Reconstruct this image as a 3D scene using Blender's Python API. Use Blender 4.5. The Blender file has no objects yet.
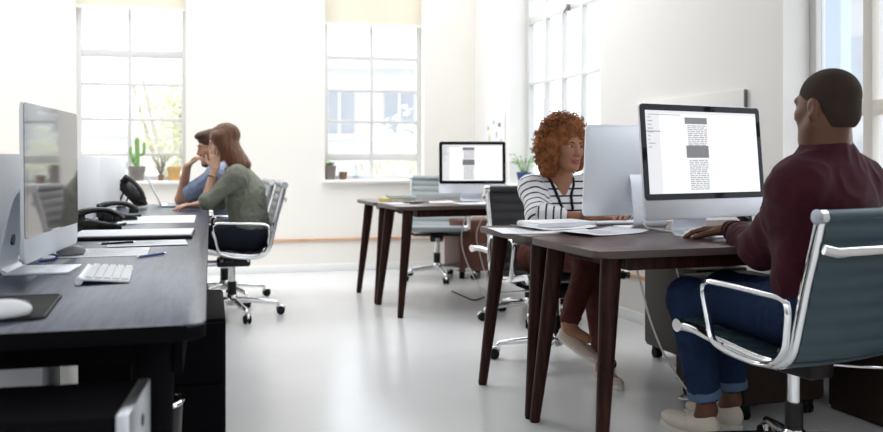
import bpy, bmesh, math, random
import numpy as np
from mathutils import Vector, Matrix, noise

random.seed(7)
C = bpy.context.scene.collection
PI = math.pi
F, CX, HZ, H = 850.0, 441.5, 160.0, 1.05      # focal length in px, principal column, horizon row, eye height


def at(px, py, Y):
    return Vector(((px - CX) * Y / F, Y, H - (py - HZ) * Y / F))


def on(px, py, z):
    return at(px, py, F * (H - z) / (py - HZ))


# ------------------------------------------------------------------ materials
def mat(name, col, rough=0.5, metal=0.0, var=0.06, scale=8.0, bump=0.0, bscale=60.0, spec=0.5, stretch=None,
        coat=0.0, sheen=0.0, trans=0.0):
    m = bpy.data.materials.new(name)
    m.use_nodes = True
    nt = m.node_tree
    b = nt.nodes['Principled BSDF']
    tc = nt.nodes.new('ShaderNodeTexCoord')
    mp = nt.nodes.new('ShaderNodeMapping')
    if stretch:
        mp.inputs['Scale'].default_value = stretch
    nt.links.new(tc.outputs['Object'], mp.inputs['Vector'])
    n = nt.nodes.new('ShaderNodeTexNoise')
    n.inputs['Scale'].default_value = scale
    n.inputs['Detail'].default_value = 4
    nt.links.new(mp.outputs['Vector'], n.inputs['Vector'])
    mix = nt.nodes.new('ShaderNodeMix')
    mix.data_type = 'RGBA'
    lo = [max(0, c * (1 - var)) for c in col]
    hi = [min(1, c * (1 + var)) for c in col]
    mix.inputs['A'].default_value = (*lo, 1)
    mix.inputs['B'].default_value = (*hi, 1)
    nt.links.new(n.outputs['Fac'], mix.inputs['Factor'])
    nt.links.new(mix.outputs['Result'], b.inputs['Base Color'])
    b.inputs['Roughness'].default_value = rough
    b.inputs['Metallic'].default_value = metal
    b.inputs['Specular IOR Level'].default_value = spec
    b.inputs['Coat Weight'].default_value = coat
    b.inputs['Sheen Weight'].default_value = sheen
    b.inputs['Transmission Weight'].default_value = trans
    if bump:
        n2 = nt.nodes.new('ShaderNodeTexNoise')
        n2.inputs['Scale'].default_value = bscale
        n2.inputs['Detail'].default_value = 3
        nt.links.new(mp.outputs['Vector'], n2.inputs['Vector'])
        bp = nt.nodes.new('ShaderNodeBump')
        bp.inputs['Strength'].default_value = bump
        bp.inputs['Distance'].default_value = 0.01
        nt.links.new(n2.outputs['Fac'], bp.inputs['Height'])
        nt.links.new(bp.outputs['Normal'], b.inputs['Normal'])
    return m


def wood(name, dark, light, rough=0.35, stretch=(2, 26, 26), spec=0.5):
    m = bpy.data.materials.new(name)
    m.use_nodes = True
    nt = m.node_tree
    b = nt.nodes['Principled BSDF']
    tc = nt.nodes.new('ShaderNodeTexCoord')
    mp = nt.nodes.new('ShaderNodeMapping')
    mp.inputs['Scale'].default_value = stretch
    nt.links.new(tc.outputs['Object'], mp.inputs['Vector'])
    n = nt.nodes.new('ShaderNodeTexNoise')
    n.inputs['Scale'].default_value = 2.2
    n.inputs['Detail'].default_value = 7
    n.inputs['Distortion'].default_value = 0.8
    nt.links.new(mp.outputs['Vector'], n.inputs['Vector'])
    r = nt.nodes.new('ShaderNodeValToRGB')
    r.color_ramp.elements[0].position = 0.32
    r.color_ramp.elements[0].color = (*dark, 1)
    r.color_ramp.elements[1].position = 0.68
    r.color_ramp.elements[1].color = (*light, 1)
    nt.links.new(n.outputs['Fac'], r.inputs['Fac'])
    nt.links.new(r.outputs['Color'], b.inputs['Base Color'])
    b.inputs['Roughness'].default_value = rough
    b.inputs['Specular IOR Level'].default_value = spec
    bp = nt.nodes.new('ShaderNodeBump')
    bp.inputs['Strength'].default_value = 0.12
    bp.inputs['Distance'].default_value = 0.004
    nt.links.new(n.outputs['Fac'], bp.inputs['Height'])
    nt.links.new(bp.outputs['Normal'], b.inputs['Normal'])
    return m


EXPO = 1.0


def emit(name, col, s=1.0):
    s = s / 2 ** EXPO                        # given as it should show at the scene's exposure
    m = bpy.data.materials.new(name)
    m.use_nodes = True
    b = m.node_tree.nodes['Principled BSDF']
    b.inputs['Base Color'].default_value = (0.02, 0.02, 0.02, 1)
    b.inputs['Roughness'].default_value = 0.3
    b.inputs['Emission Color'].default_value = (*col, 1)
    b.inputs['Emission Strength'].default_value = s
    return m


def glass(name, tint=(0.96, 0.98, 1.0)):
    m = bpy.data.materials.new(name)
    m.use_nodes = True
    nt = m.node_tree
    for n in list(nt.nodes):
        nt.nodes.remove(n)
    o = nt.nodes.new('ShaderNodeOutputMaterial')
    t = nt.nodes.new('ShaderNodeBsdfTransparent')
    t.inputs['Color'].default_value = (*tint, 1)
    g = nt.nodes.new('ShaderNodeBsdfGlossy')
    g.inputs['Roughness'].default_value = 0.02
    mx = nt.nodes.new('ShaderNodeMixShader')
    mx.inputs[0].default_value = 0.05
    nt.links.new(t.outputs[0], mx.inputs[1])
    nt.links.new(g.outputs[0], mx.inputs[2])
    nt.links.new(mx.outputs[0], o.inputs['Surface'])
    return m


M = {
    'wall': mat('wall_paint', (0.86, 0.84, 0.81), 0.7, var=0.015, scale=3, bump=0.04, bscale=90),
    'wallw': mat('wall_paint_cream', (0.93, 0.895, 0.83), 0.7, var=0.015, scale=3, bump=0.04, bscale=90),
    'white': mat('white_gloss_paint', (0.93, 0.93, 0.92), 0.35, var=0.01),
    'framewhite': mat('window_frame_paint', (0.74, 0.735, 0.72), 0.4, var=0.01),
    'beige': mat('beige_window_paint', (0.72, 0.67, 0.60), 0.4, var=0.02),
    'blind': mat('blind_fabric', (0.86, 0.82, 0.72), 0.8, var=0.02, scale=60, spec=0.1, trans=0.0),
    'floor': mat('polished_floor', (0.70, 0.70, 0.70), 0.22, var=0.06, scale=2.0, bump=0.02, bscale=14, spec=0.5),
    'rail': wood('orange_rail_wood', (0.62, 0.33, 0.19), (0.74, 0.45, 0.28), 0.5, (2, 12, 12)),
    'deskblack': wood('black_wood_blue_sheen', (0.009, 0.012, 0.026), (0.046, 0.058, 0.100), 0.30, (26, 2, 26), spec=0.36),  # blue sheen painted into the grain colours
    'blacklac': mat('black_lacquer', (0.003, 0.003, 0.004), 0.75, var=0.1, spec=0.05),
    'walnut': wood('dark_walnut', (0.022, 0.008, 0.007), (0.095, 0.038, 0.030), 0.28, (2, 26, 26), spec=0.3),
    'walnutleg': wood('walnut_leg', (0.012, 0.0035, 0.0022), (0.040, 0.0125, 0.0075), 0.4, (26, 26, 2), spec=0.15),
    'edge': mat('grey_table_edge', (0.085, 0.060, 0.056), 0.45, var=0.15),
    'redwood': wood('reddish_wood', (0.07, 0.020, 0.011), (0.13, 0.043, 0.024), 0.4, (14, 14, 3)),
    'darkped': mat('dark_speckled_laminate', (0.065, 0.056, 0.053), 0.5, var=0.5, scale=140, spec=0.2),
    'brownpanel': mat('dark_brown_laminate', (0.030, 0.018, 0.014), 0.5, var=0.12, scale=20, spec=0.15),
    'chrome': mat('polished_chrome', (0.82, 0.83, 0.85), 0.08, 1.0, var=0.01),
    'alu': mat('brushed_aluminium', (0.66, 0.69, 0.74), 0.33, 1.0, var=0.02, scale=40),
    'alupale': mat('pale_aluminium', (0.84, 0.87, 0.92), 0.4, 0.25, var=0.015, scale=40),
    'blackglass': mat('black_glass', (0.003, 0.003, 0.006), 0.05, var=0.0, spec=0.18),
    'offscreen': mat('dark_screen_glass', (0.10, 0.085, 0.085), 0.05, var=0.03, coat=0.6),
    'plastic': mat('black_plastic', (0.010, 0.009, 0.009), 0.35, var=0.1, spec=0.3),
    'whiteplastic': mat('white_plastic', (0.82, 0.83, 0.85), 0.35, var=0.02),
    'frosted': mat('frosted_white_panel', (0.93, 0.93, 0.94), 0.4, var=0.02),
    'greyplastic': mat('grey_plastic', (0.18, 0.19, 0.20), 0.45, var=0.05),
    'keys': mat('white_keys', (0.86, 0.87, 0.89), 0.5, var=0.02),
    'rubber': mat('black_rubber', (0.010, 0.010, 0.011), 0.7, var=0.1, spec=0.2),
    'paper': mat('white_paper', (0.86, 0.87, 0.90), 0.7, var=0.02),
    'print': mat('grey_print', (0.30, 0.31, 0.34), 0.8, var=0.1),
    'bluegrey': mat('blue_grey_leather', (0.040, 0.070, 0.088), 0.42, var=0.12, scale=14, bump=0.08, bscale=240, spec=0.3),
    'charcoal': mat('charcoal_leather', (0.040, 0.040, 0.042), 0.5, var=0.12, scale=14, bump=0.08, bscale=240, spec=0.3),
    'palegrey': mat('pale_grey_leather', (0.32, 0.355, 0.36), 0.5, var=0.08, scale=14, bump=0.08, bscale=240, spec=0.3),
    'mesh': mat('silver_grey_mesh', (0.38, 0.38, 0.37), 0.5, var=0.15, scale=60),
    'cream': mat('cream_plastic_cable', (0.75, 0.73, 0.68), 0.5, var=0.03),
    'bluecable': mat('blue_cable', (0.03, 0.08, 0.30), 0.35, var=0.1),
    'yellow': mat('yellow_cover', (0.72, 0.60, 0.16), 0.6, var=0.08),
    'teal': mat('grey_green_cover', (0.26, 0.33, 0.30), 0.6, var=0.08),
    'greypot': mat('grey_clay_pot', (0.22, 0.19, 0.175), 0.7, var=0.12, scale=30),
    'brownpot': mat('brown_clay_pot', (0.20, 0.11, 0.07), 0.7, var=0.12, scale=30),
    'goldpot': mat('ochre_pot', (0.62, 0.38, 0.13), 0.5, var=0.12, scale=30),
    'bluepot': mat('dark_blue_pot', (0.035, 0.06, 0.20), 0.3, var=0.1),
    'soil': mat('soil', (0.08, 0.055, 0.04), 0.9, var=0.3, scale=120),
    'green': mat('fresh_green', (0.16, 0.34, 0.08), 0.5, var=0.2, scale=30),
    'cactus': mat('cactus_green', (0.22, 0.40, 0.13), 0.6, var=0.2, scale=40),
    'palegreen': mat('pale_green_leaf', (0.40, 0.55, 0.25), 0.5, var=0.2, scale=30),
    'glass': glass('window_glass'),
    'treeleaf': mat('glare_paled_leaf', (0.88, 0.88, 0.76), 0.6, var=0.10, scale=3),  # paled beyond real leaf colour to stand in for outdoor glare
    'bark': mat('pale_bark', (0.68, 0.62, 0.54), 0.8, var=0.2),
    'facade': mat('pale_facade', (0.86, 0.85, 0.83), 0.8, var=0.03, scale=2),
    'towerface': mat('tower_facade', (0.62, 0.61, 0.60), 0.8, var=0.03, scale=2),
    'facadeblue': mat('pale_blue_facade', (0.46, 0.53, 0.62), 0.8, var=0.03, scale=2),
    'facadedark': mat('facade_window', (0.50, 0.52, 0.56), 0.3, var=0.1),
    'ground': mat('street_ground', (0.75, 0.74, 0.72), 0.9, var=0.05),
}


M['walnut'].node_tree.nodes['Principled BSDF'].inputs['Specular Tint'].default_value = (1.0, 0.84, 0.82, 1)
M['deskblack'].node_tree.nodes['Principled BSDF'].inputs['Specular Tint'].default_value = (0.68, 0.82, 1.0, 1)  # blue tint puts the cool cast of the sheen into the wood
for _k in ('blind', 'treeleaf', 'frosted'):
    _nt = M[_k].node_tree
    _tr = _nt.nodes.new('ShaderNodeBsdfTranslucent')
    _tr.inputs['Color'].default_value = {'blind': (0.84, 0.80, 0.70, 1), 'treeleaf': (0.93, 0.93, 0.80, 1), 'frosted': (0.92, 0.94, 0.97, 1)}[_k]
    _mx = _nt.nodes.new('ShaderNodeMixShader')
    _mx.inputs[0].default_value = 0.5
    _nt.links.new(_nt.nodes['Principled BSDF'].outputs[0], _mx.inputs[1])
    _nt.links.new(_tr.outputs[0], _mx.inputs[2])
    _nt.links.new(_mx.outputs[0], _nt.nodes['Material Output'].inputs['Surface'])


# ------------------------------------------------------------------ mesh helpers
def merge(bm, t, T=None, mi=0):
    """move the geometry of the scratch bmesh t into bm"""
    t.verts.index_update()
    vm = [bm.verts.new(T @ v.co if T is not None else v.co) for v in t.verts]
    for f in t.faces:
        try:
            g = bm.faces.new([vm[v.index] for v in f.verts])
            g.material_index = mi
        except ValueError:
            pass
    t.free()
    return bm


def box(bm, c, s, rz=0.0, bevel=0.0, Mx=None, seg=2, mi=0):
    t = bmesh.new()
    bmesh.ops.create_cube(t, size=1.0)
    bmesh.ops.scale(t, vec=s, verts=t.verts)
    if bevel:
        bmesh.ops.bevel(t, geom=list(t.edges), offset=bevel, segments=seg, affect='EDGES', profile=0.5)
    T = Matrix.Translation(c) @ Matrix.Rotation(rz, 4, 'Z')
    return merge(bm, t, Mx @ T if Mx is not None else T, mi)


def tube(bm, pts, r, seg=10, closed=False, Mx=None, sx=1.0, sy=1.0, up=None):
    pts = [Vector(p) for p in pts]
    n = len(pts)
    rs = r if isinstance(r, (list, tuple)) else [r] * n
    rings = []
    prev = None
    for i, p in enumerate(pts):
        if closed:
            d = pts[(i + 1) % n] - pts[i - 1]
        else:
            d = pts[min(i + 1, n - 1)] - pts[max(i - 1, 0)]
        d.normalize()
        if prev is None:
            ref = Vector(up) if up else (Vector((0, 0, 1)) if abs(d.z) < 0.9 else Vector((1, 0, 0)))
        else:
            ref = prev
        a = (ref - d * ref.dot(d))
        if a.length < 1e-6:
            a = d.orthogonal()
        a.normalize()
        prev = a
        b = d.cross(a)
        ring = []
        for k in range(seg):
            t = 2 * PI * k / seg
            q = p + (a * math.cos(t) * sx + b * math.sin(t) * sy) * rs[i]
            ring.append(bm.verts.new(Mx @ q if Mx is not None else q))
        rings.append(ring)
    m = n if closed else n - 1
    for i in range(m):
        A, B = rings[i], rings[(i + 1) % n]
        for k in range(seg):
            bm.faces.new((A[k], A[(k + 1) % seg], B[(k + 1) % seg], B[k]))
    if not closed:
        bm.faces.new(rings[0][::-1])
        bm.faces.new(rings[-1])
    return bm


def curve(pts, n=8, closed=False):
    P = [Vector(p) for p in pts]
    out = []
    m = len(P)
    for i in range(m if closed else m - 1):
        if closed:
            p0, p1, p2, p3 = P[i - 1], P[i], P[(i + 1) % m], P[(i + 2) % m]
        else:
            p0, p1, p2, p3 = P[max(i - 1, 0)], P[i], P[i + 1], P[min(i + 2, m - 1)]
        for k in range(n):
            t = k / n
            out.append(0.5 * ((2 * p1) + (p2 - p0) * t + (2 * p0 - 5 * p1 + 4 * p2 - p3) * t * t + (3 * p1 - p0 - 3 * p2 + p3) * t ** 3))
    if not closed:
        out.append(P[-1])
    return out


def lathe(bm, prof, c=(0, 0, 0), seg=24, Mx=None):
    c = Vector(c)
    rings = []
    for r, z in prof:
        ring = []
        for k in range(seg):
            t = 2 * PI * k / seg
            q = c + Vector((r * math.cos(t), r * math.sin(t), z))
            ring.append(bm.verts.new(Mx @ q if Mx is not None else q))
        rings.append(ring)
    for A, B in zip(rings, rings[1:]):
        for k in range(seg):
            bm.faces.new((A[k], A[(k + 1) % seg], B[(k + 1) % seg], B[k]))
    bm.faces.new(rings[0][::-1])
    bm.faces.new(rings[-1])
    return bm


def prism(bm, poly, z0, z1, Mx=None, bevel=0.0, mi=0):
    t = bmesh.new()
    A = [t.verts.new((x, y, z0)) for x, y in poly]
    Bv = [t.verts.new((x, y, z1)) for x, y in poly]
    n = len(poly)
    f0 = t.faces.new(A[::-1])
    f1 = t.faces.new(Bv)
    for k in range(n):
        t.faces.new((A[k], A[(k + 1) % n], Bv[(k + 1) % n], Bv[k]))
    if bevel:
        bmesh.ops.bevel(t, geom=list(f0.edges) + list(f1.edges), offset=bevel, segments=2, affect='EDGES', profile=0.5)
    return merge(bm, t, Mx, mi)


def rrect(x0, x1, y0, y1, r, n=6):
    out = []
    for cx, cy, a in ((x1 - r, y1 - r, 0), (x0 + r, y1 - r, 90), (x0 + r, y0 + r, 180), (x1 - r, y0 + r, 270)):
        for k in range(n + 1):
            t = math.radians(a + 90 * k / n)
            out.append((cx + r * math.cos(t), cy + r * math.sin(t)))
    return out


def ell(bm, c, r, Mx=None, u=16, v=10):
    t = bmesh.new()
    bmesh.ops.create_uvsphere(t, u_segments=u, v_segments=v, radius=1.0)
    T = Matrix.Translation(c) @ Matrix.Diagonal((*r, 1))
    return merge(bm, t, Mx @ T if Mx is not None else T)


def quad(bm, a, b, c, d, mi=0):
    f = bm.faces.new([bm.verts.new(p) for p in (a, b, c, d)])
    f.material_index = mi
    return f


def obj(name, bm, m, parent=None, ang=40):
    me = bpy.data.meshes.new(name)
    bmesh.ops.recalc_face_normals(bm, faces=bm.faces)
    bm.to_mesh(me)
    bm.free()
    for x in (m if isinstance(m, (list, tuple)) else [m]):
        me.materials.append(x)
    me.polygons.foreach_set('use_smooth', [True] * len(me.polygons))
    me.set_sharp_from_angle(angle=math.radians(ang))
    o = bpy.data.objects.new(name, me)
    C.objects.link(o)
    if parent:
        o.parent = parent
    return o


def B():
    return bmesh.new()


def tag(o, label, cat, group=None):
    o['label'] = label
    o['category'] = cat
    if group:
        o['group'] = group
    return o


def thing(name, label, cat, loc=(0, 0, 0), rz=0.0, group=None):
    o = bpy.data.objects.new(name, None)
    o.empty_display_size = 0.1
    C.objects.link(o)
    o.location = loc
    o.rotation_euler = (0, 0, rz)
    return tag(o, label, cat, group)


def struct(o):
    o['kind'] = 'structure'
    return o


def dup(root, loc, rz, label=None):
    r = root.copy()
    C.objects.link(r)
    r.location = loc
    r.rotation_euler = (0, 0, rz)
    if label:
        r['label'] = label
    for ch in list(root.children):
        c = ch.copy()
        C.objects.link(c)
        c.parent = r
        for g in list(ch.children):
            d = g.copy()
            C.objects.link(d)
            d.parent = c
    return r


# ------------------------------------------------------------------ camera, world
cam = bpy.data.cameras.new('camera')
co = bpy.data.objects.new('camera', cam)
C.objects.link(co)
co.location = (0, 0, H)
co.rotation_euler = (PI / 2, 0, 0)
cam.sensor_width = 36
cam.lens = F / 883 * 36
cam.shift_y = -(216 - HZ) / 883
cam.clip_start = 0.05
cam.dof.use_dof = True
cam.dof.focus_distance = 3.3
cam.dof.aperture_fstop = 2.6
bpy.context.scene.camera = co
vs_ = bpy.context.scene.view_settings
vs_.view_transform = 'Standard'
vs_.look = 'None'
vs_.gamma = 1
vs_.exposure = EXPO
vs_.use_curve_mapping = False

w = bpy.data.worlds.new('sky')
bpy.context.scene.world = w
w.use_nodes = True
nt = w.node_tree
bg = nt.nodes['Background']
tc = nt.nodes.new('ShaderNodeTexCoord')
sp = nt.nodes.new('ShaderNodeSeparateXYZ')
nt.links.new(tc.outputs['Generated'], sp.inputs[0])
mr = nt.nodes.new('ShaderNodeMapRange')
mr.inputs['From Min'].default_value = -0.7
mr.inputs['From Max'].default_value = 0.5
nt.links.new(sp.outputs['X'], mr.inputs['Value'])
rp = nt.nodes.new('ShaderNodeValToRGB')
rp.color_ramp.elements[0].color = (0.97, 0.98, 1.0, 1)
rp.color_ramp.elements[1].color = (0.94, 0.97, 1.0, 1)
nt.links.new(mr.outputs['Result'], rp.inputs['Fac'])
nt.links.new(rp.outputs['Color'], bg.inputs['Color'])
dt = nt.nodes.new('ShaderNodeVectorMath')           # brighter sky overhead and beyond the windows, dimmer behind the viewer
dt.operation = 'DOT_PRODUCT'
dt.inputs[1].default_value = (0.1, 0.6, 0.8)
nt.links.new(tc.outputs['Generated'], dt.inputs[0])
mr2 = nt.nodes.new('ShaderNodeMapRange')
mr2.inputs['From Min'].default_value = -0.6
mr2.inputs['From Max'].default_value = 0.5
mr2.inputs['To Min'].default_value = 0.14
mr2.inputs['To Max'].default_value = 1.9
nt.links.new(dt.outputs['Value'], mr2.inputs['Value'])
nt.links.new(mr2.outputs['Result'], bg.inputs['Strength'])

# ------------------------------------------------------------------ room shell
bd = Vector((1, 0.239, 0)).normalized()            # along the back wall
rd = Vector((0.325, -1, 0)).normalized()           # along the right wall, towards the viewer
corner = Vector((0.3296, 8.366, 0))
WH = 3.2


def wall(name, m, d, out, L, openings, th=0.24):
    """wall from the corner along d for L metres; openings are (s0,s1,z0,z1)"""
    bm = B()
    ss = sorted({0, L} | {s for o in openings for s in o[:2]})
    for a, b in zip(ss, ss[1:]):
        op = [o for o in openings if o[0] <= a + 1e-6 and o[1] >= b - 1e-6]
        zz = [(0, op[0][2]), (op[0][3], WH)] if op else [(0, WH)]
        for z0, z1 in zz:
            P = [corner + d * a, corner + d * b, corner + d * b + out * th, corner + d * a + out * th]
            prism(bm, [(p.x, p.y) for p in P], z0, z1)
    bmesh.ops.remove_doubles(bm, verts=bm.verts, dist=1e-5)
    return struct(obj(name, bm, m, ang=20))


bo = Vector((-bd.y, bd.x, 0))                       # outward of the back wall
ro = Vector((-rd.y, rd.x, 0))                       # outward of the right wall
W1 = (2.73, 3.68, 0.86, 3.02)
W2 = (0.515, 1.47, 0.86, 3.02)
W3 = (0.895, 2.53, 0.84, 3.02)
W4 = (4.385, 6.2, 0.84, 3.02)
wall('wall_back', M['wallw'], -bd, bo, 4.9, [W1, W2])
wall('wall_right', M['wall'], rd, ro, 10.2, [W3, W4])
bm = B()
prism(bm, [(-4.66, 7.2), (-4.42, 7.26), (-4.42, -1.2), (-4.66, -1.2)], 0, WH)
struct(obj('shade_wall_left', bm, M['wallw']))  # unseen side wall, added to cut the sky light from the left
bm = B()
prism(bm, [(-5.2, -1.2), (3.9, -1.2), (3.0, 0.15), (0.33, 8.366), (-4.4, 7.22)], -0.1, 0.0)
struct(obj('floor', bm, M['floor']))


bm = B()
prism(bm, [(-5.2, -1.2), (3.9, -1.2), (1.75, 5.0), (-5.2, 5.0)], WH, WH + 0.2)
struct(obj('shade_ceiling', bm, M['white']))  # unseen slab ending part way back, added to shade the foreground


def strip(name, a, b, z0, z1, out, th, m):
    bm = B()
    P = [a, b, b - out * th, a - out * th]
    prism(bm, [(p.x, p.y) for p in P], z0, z1, bevel=0.003)
    return struct(obj(name, bm, m))


strip('trim_1', corner - bd * 0.02, corner - bd * 4.4, 0.286, 0.310, bo, 0.018, M['rail'])
strip('trim_2', corner + rd * 0.0, corner + rd * 9.8, 0.286, 0.310, ro, 0.018, M['rail'])
strip('baseboard_back', corner - bd * 0.02, corner - bd * 4.6, 0.0, 0.07, bo, 0.012, M['white'])
strip('baseboard_right', corner, corner + rd * 9.8, 0.0, 0.07, ro, 0.012, M['white'])


def window(name, d, out, op, rec, vbars, hbars, fm, blind=None, wide=()):
    s0, s1, z0, z1 = op
    o0 = corner + d * s0
    root = bpy.data.objects.new(name, None)
    C.objects.link(root)
    root.location = (*o0.xy, 0)
    root.rotation_euler = (0, 0, math.atan2(d.y, d.x))
    struct(root)
    sg = 1 if (Vector((-d.y, d.x, 0)).dot(out) > 0) else -1   # local +y*sg is outside
    L = s1 - s0
    y = sg * rec
    bm = B()
    fw = 0.045
    for x in (fw / 2, L - fw / 2):
        box(bm, (x, y, (z0 + z1) / 2), (fw, 0.06, z1 - z0), bevel=0.004)
    for z in (z0 + fw / 2, z1 - fw / 2):
        box(bm, (L / 2, y, z), (L - 2 * fw, 0.06, fw), bevel=0.004)
    obj('window_frame', bm, M['framewhite'], root)
    for x in vbars:
        bm = B()
        box(bm, (x, y, (z0 + z1) / 2), (0.055 if x in wide else 0.034, 0.05, z1 - z0 - 2 * fw), bevel=0.004)
        obj('mullion', bm, fm, root)
    for z in hbars:
        bm = B()
        box(bm, (L / 2, y, z), (L - 2 * fw, 0.046, 0.07 if z in wide else 0.03), bevel=0.004)
        obj('glazing_bar', bm, fm, root)
    bm = B()
    box(bm, (L / 2, y + sg * 0.005, (z0 + z1) / 2), (L - 2 * fw, 0.005, z1 - z0 - 2 * fw))
    obj('pane', bm, M['glass'], root)
    bm = B()
    box(bm, (L / 2, sg * (rec / 2 - 0.03), z0 - 0.012), (L + 0.04, rec + 0.05, 0.03), bevel=0.006)
    obj('window_sill', bm, M['white'], root)
    if blind:
        bm = B()
        box(bm, (L / 2, sg * 0.05, (blind + z1) / 2), (L - 0.02, 0.004, z1 - blind))
        bl = obj('roller_blind', bm, M['blind'], root)
        bm = B()
        box(bm, (L / 2, sg * 0.05, blind), (L - 0.02, 0.014, 0.02), bevel=0.004)
        obj('blind_bar', bm, M['white'], bl)
    return root


window('window_1', -bd, bo, W1, 0.16, [0.5], [1.10, 1.42, 1.74, 2.02], M['framewhite'], blind=2.42, wide=(2.02,))
window('window_2', -bd, bo, W2, 0.16, [0.49], [1.08, 1.42, 1.72, 2.04], M['framewhite'], blind=2.35, wide=(1.08,))
w3 = window('window_3', rd, ro, W3, 0.19, [0.36, 0.69, 1.03, 1.36], [1.16, 1.72, 2.28], M['framewhite'], wide=(2.28, 0.36))
w4 = window('window_4', rd, ro, W4, 0.19, [0.364, 1.05], [1.29, 2.3], M['beige'], wide=(0.364, 1.29))
bm = B()
box(bm, (0.86, 0.14, 2.26), (0.03, 0.03, 0.05), bevel=0.006)
tube(bm, [(0.86, 0.13, 2.26), (0.84, 0.11, 2.22)], 0.008, 8)
obj('window_latch', bm, M['greyplastic'], w3)
# ------------------------------------------------------------------ tables and desks
def rot(a):
    return Matrix.Rotation(a, 4, 'Z')


PHI = math.radians(17.8)
U1 = Vector((math.cos(PHI), math.sin(PHI), 0))
V1 = Vector((-math.sin(PHI), math.cos(PHI), 0))
A1 = Vector((0.167, 3.99, 0))
TZ = 0.74


def table(label, origin, a, L=1.42, Wd=0.585, group=None):
    """origin is the near left corner of the top, x along the length, y away"""
    t = thing('wooden_table', label, 'table', origin, a, group)
    bm = B()
    prism(bm, rrect(0, L, 0, Wd, 0.05, 5), TZ - 0.026, TZ, bevel=0.004)
    bm.normal_update()
    for f in bm.faces:
        if abs(f.normal.z) < 0.3:
            f.material_index = 1
    obj('tabletop', bm, [M['walnut'], M['edge']], t)
    bm = B()
    for y in (0.07, Wd - 0.07):
        box(bm, (L / 2, y, TZ - 0.052), (L - 0.3, 0.02, 0.05), bevel=0.003)
    for x in (0.16, L - 0.16):
        box(bm, (x, Wd / 2, TZ - 0.052), (0.02, Wd - 0.16, 0.05), bevel=0.003)
    obj('apron', bm, M['walnutleg'], t)
    for sx in (0, 1):
        for sy in (0, 1):
            x0, y0 = (0.09, L - 0.09)[sx], (0.075, Wd - 0.075)[sy]
            x1, y1 = (0.02, L - 0.02)[sx], (0.02, Wd - 0.02)[sy]
            bm = B()
            tube(bm, [(x0, y0, TZ - 0.027), (x0 + (x1 - x0) * .12, y0 + (y1 - y0) * .12, TZ - 0.12), (x1, y1, 0.012), (x1, y1, 0.0)],
                 [0.037, 0.036, 0.021, 0.019], 14)
            obj('leg', bm, M['walnutleg'], t, 50)
    return t


g = 'paired dark wooden tables'
o_near = A1 - V1 * 1.182
o_far = A1 - V1 * 0.587
table('dark wooden table with splayed legs nearest the viewer, in front of the seated man', o_near, PHI, group=g)
table('dark wooden table where the curly-haired woman works, papers on its left end', o_far, PHI, group=g)
PH2 = math.radians(19.5)
A2 = Vector((-0.68, 6.74, 0))
V2 = Vector((-math.sin(PH2), math.cos(PH2), 0))
U2 = Vector((math.cos(PH2), math.sin(PH2), 0))
table('dark wooden table in the back with the small monitor on it, its nearer half', A2 - V2 * 1.182, PH2, 1.25, group=g)
table('dark wooden table in the back pushed behind its twin, near the back window wall', A2 - V2 * 0.587, PH2, 1.25, group=g)

# the long black desk: local x = to the right, y = away, origin at the near right corner
DZ = 0.71
DA = math.radians(15.2)
DO = Vector((-0.49, 1.765, 0))
DU = Vector((math.cos(DA), math.sin(DA), 0))
DV = Vector((-math.sin(DA), math.cos(DA), 0))
DL = 5.05
desk = thing('long_desk', 'long black wooden desk running along the white partition on the left', 'desk', DO, DA)
bm = B()
prism(bm, rrect(-1.14, 0, 0, DL, 0.05, 6), DZ - 0.035, DZ, bevel=0.006)
bm.normal_update()
for f in bm.faces:
    if f.normal.z < 0.3:
        f.material_index = 1
obj('desktop', bm, [M['deskblack'], M['blacklac']], desk)
bm = B()
box(bm, (-0.57, 0.16, DZ - 0.07), (0.94, 0.025, 0.07), bevel=0.003)
box(bm, (-0.06, DL / 2, DZ - 0.085), (0.022, DL - 0.3, 0.10), bevel=0.003)
box(bm, (-1.08, DL / 2, DZ - 0.085), (0.022, DL - 0.3, 0.10), bevel=0.003)
obj('apron', bm, M['blacklac'], desk)
for x, y in ((-0.115, 0.17), (-1.02, 0.17), (-0.115, 2.5), (-1.02, 2.5), (-0.115, DL - 0.17), (-1.02, DL - 0.17)):
    bm = B()
    tube(bm, [(x, y, DZ - 0.036), (x, y, DZ - 0.2), (x + 0.012, y - 0.01, 0.0)], [0.047, 0.045, 0.030], 18)
    obj('leg', bm, M['blacklac'], desk, 50)

part = thing('desk_partition', 'low white partition screen standing along the middle of the black desk', 'partition', DO + DU * -0.618 + DZ * Vector((0, 0, 1)), DA)
for k, (a, b) in enumerate(((0.35, 1.88), (1.885, 3.42), (3.425, 4.96))):
    bm = B()
    box(bm, (0, (a + b) / 2, 0.19), (0.026, b - a, 0.34), bevel=0.005)
    obj('partition_panel', bm, M['frosted'], part)
for y in (0.6, 1.7, 2.1, 3.2, 3.7, 4.8):
    bm = B()
    box(bm, (0, y, 0.012), (0.06, 0.05, 0.022), bevel=0.004)
    obj('clamp', bm, M['alu'], part)


# ------------------------------------------------------------------ office chair
def chair_profile():
    pts = [(0.262, 0.470), (0.20, 0.470), (0.10, 0.452), (-0.04, 0.428), (-0.13, 0.422), (-0.19, 0.436), (-0.225, 0.475),
           (-0.245, 0.55), (-0.275, 0.68), (-0.305, 0.79), (-0.328, 0.885)]
    return [Vector((0, y, z)) for y, z in [(p.y, p.z) for p in curve([(0, a, b) for a, b in pts], 10)]]


PROF = chair_profile()


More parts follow.
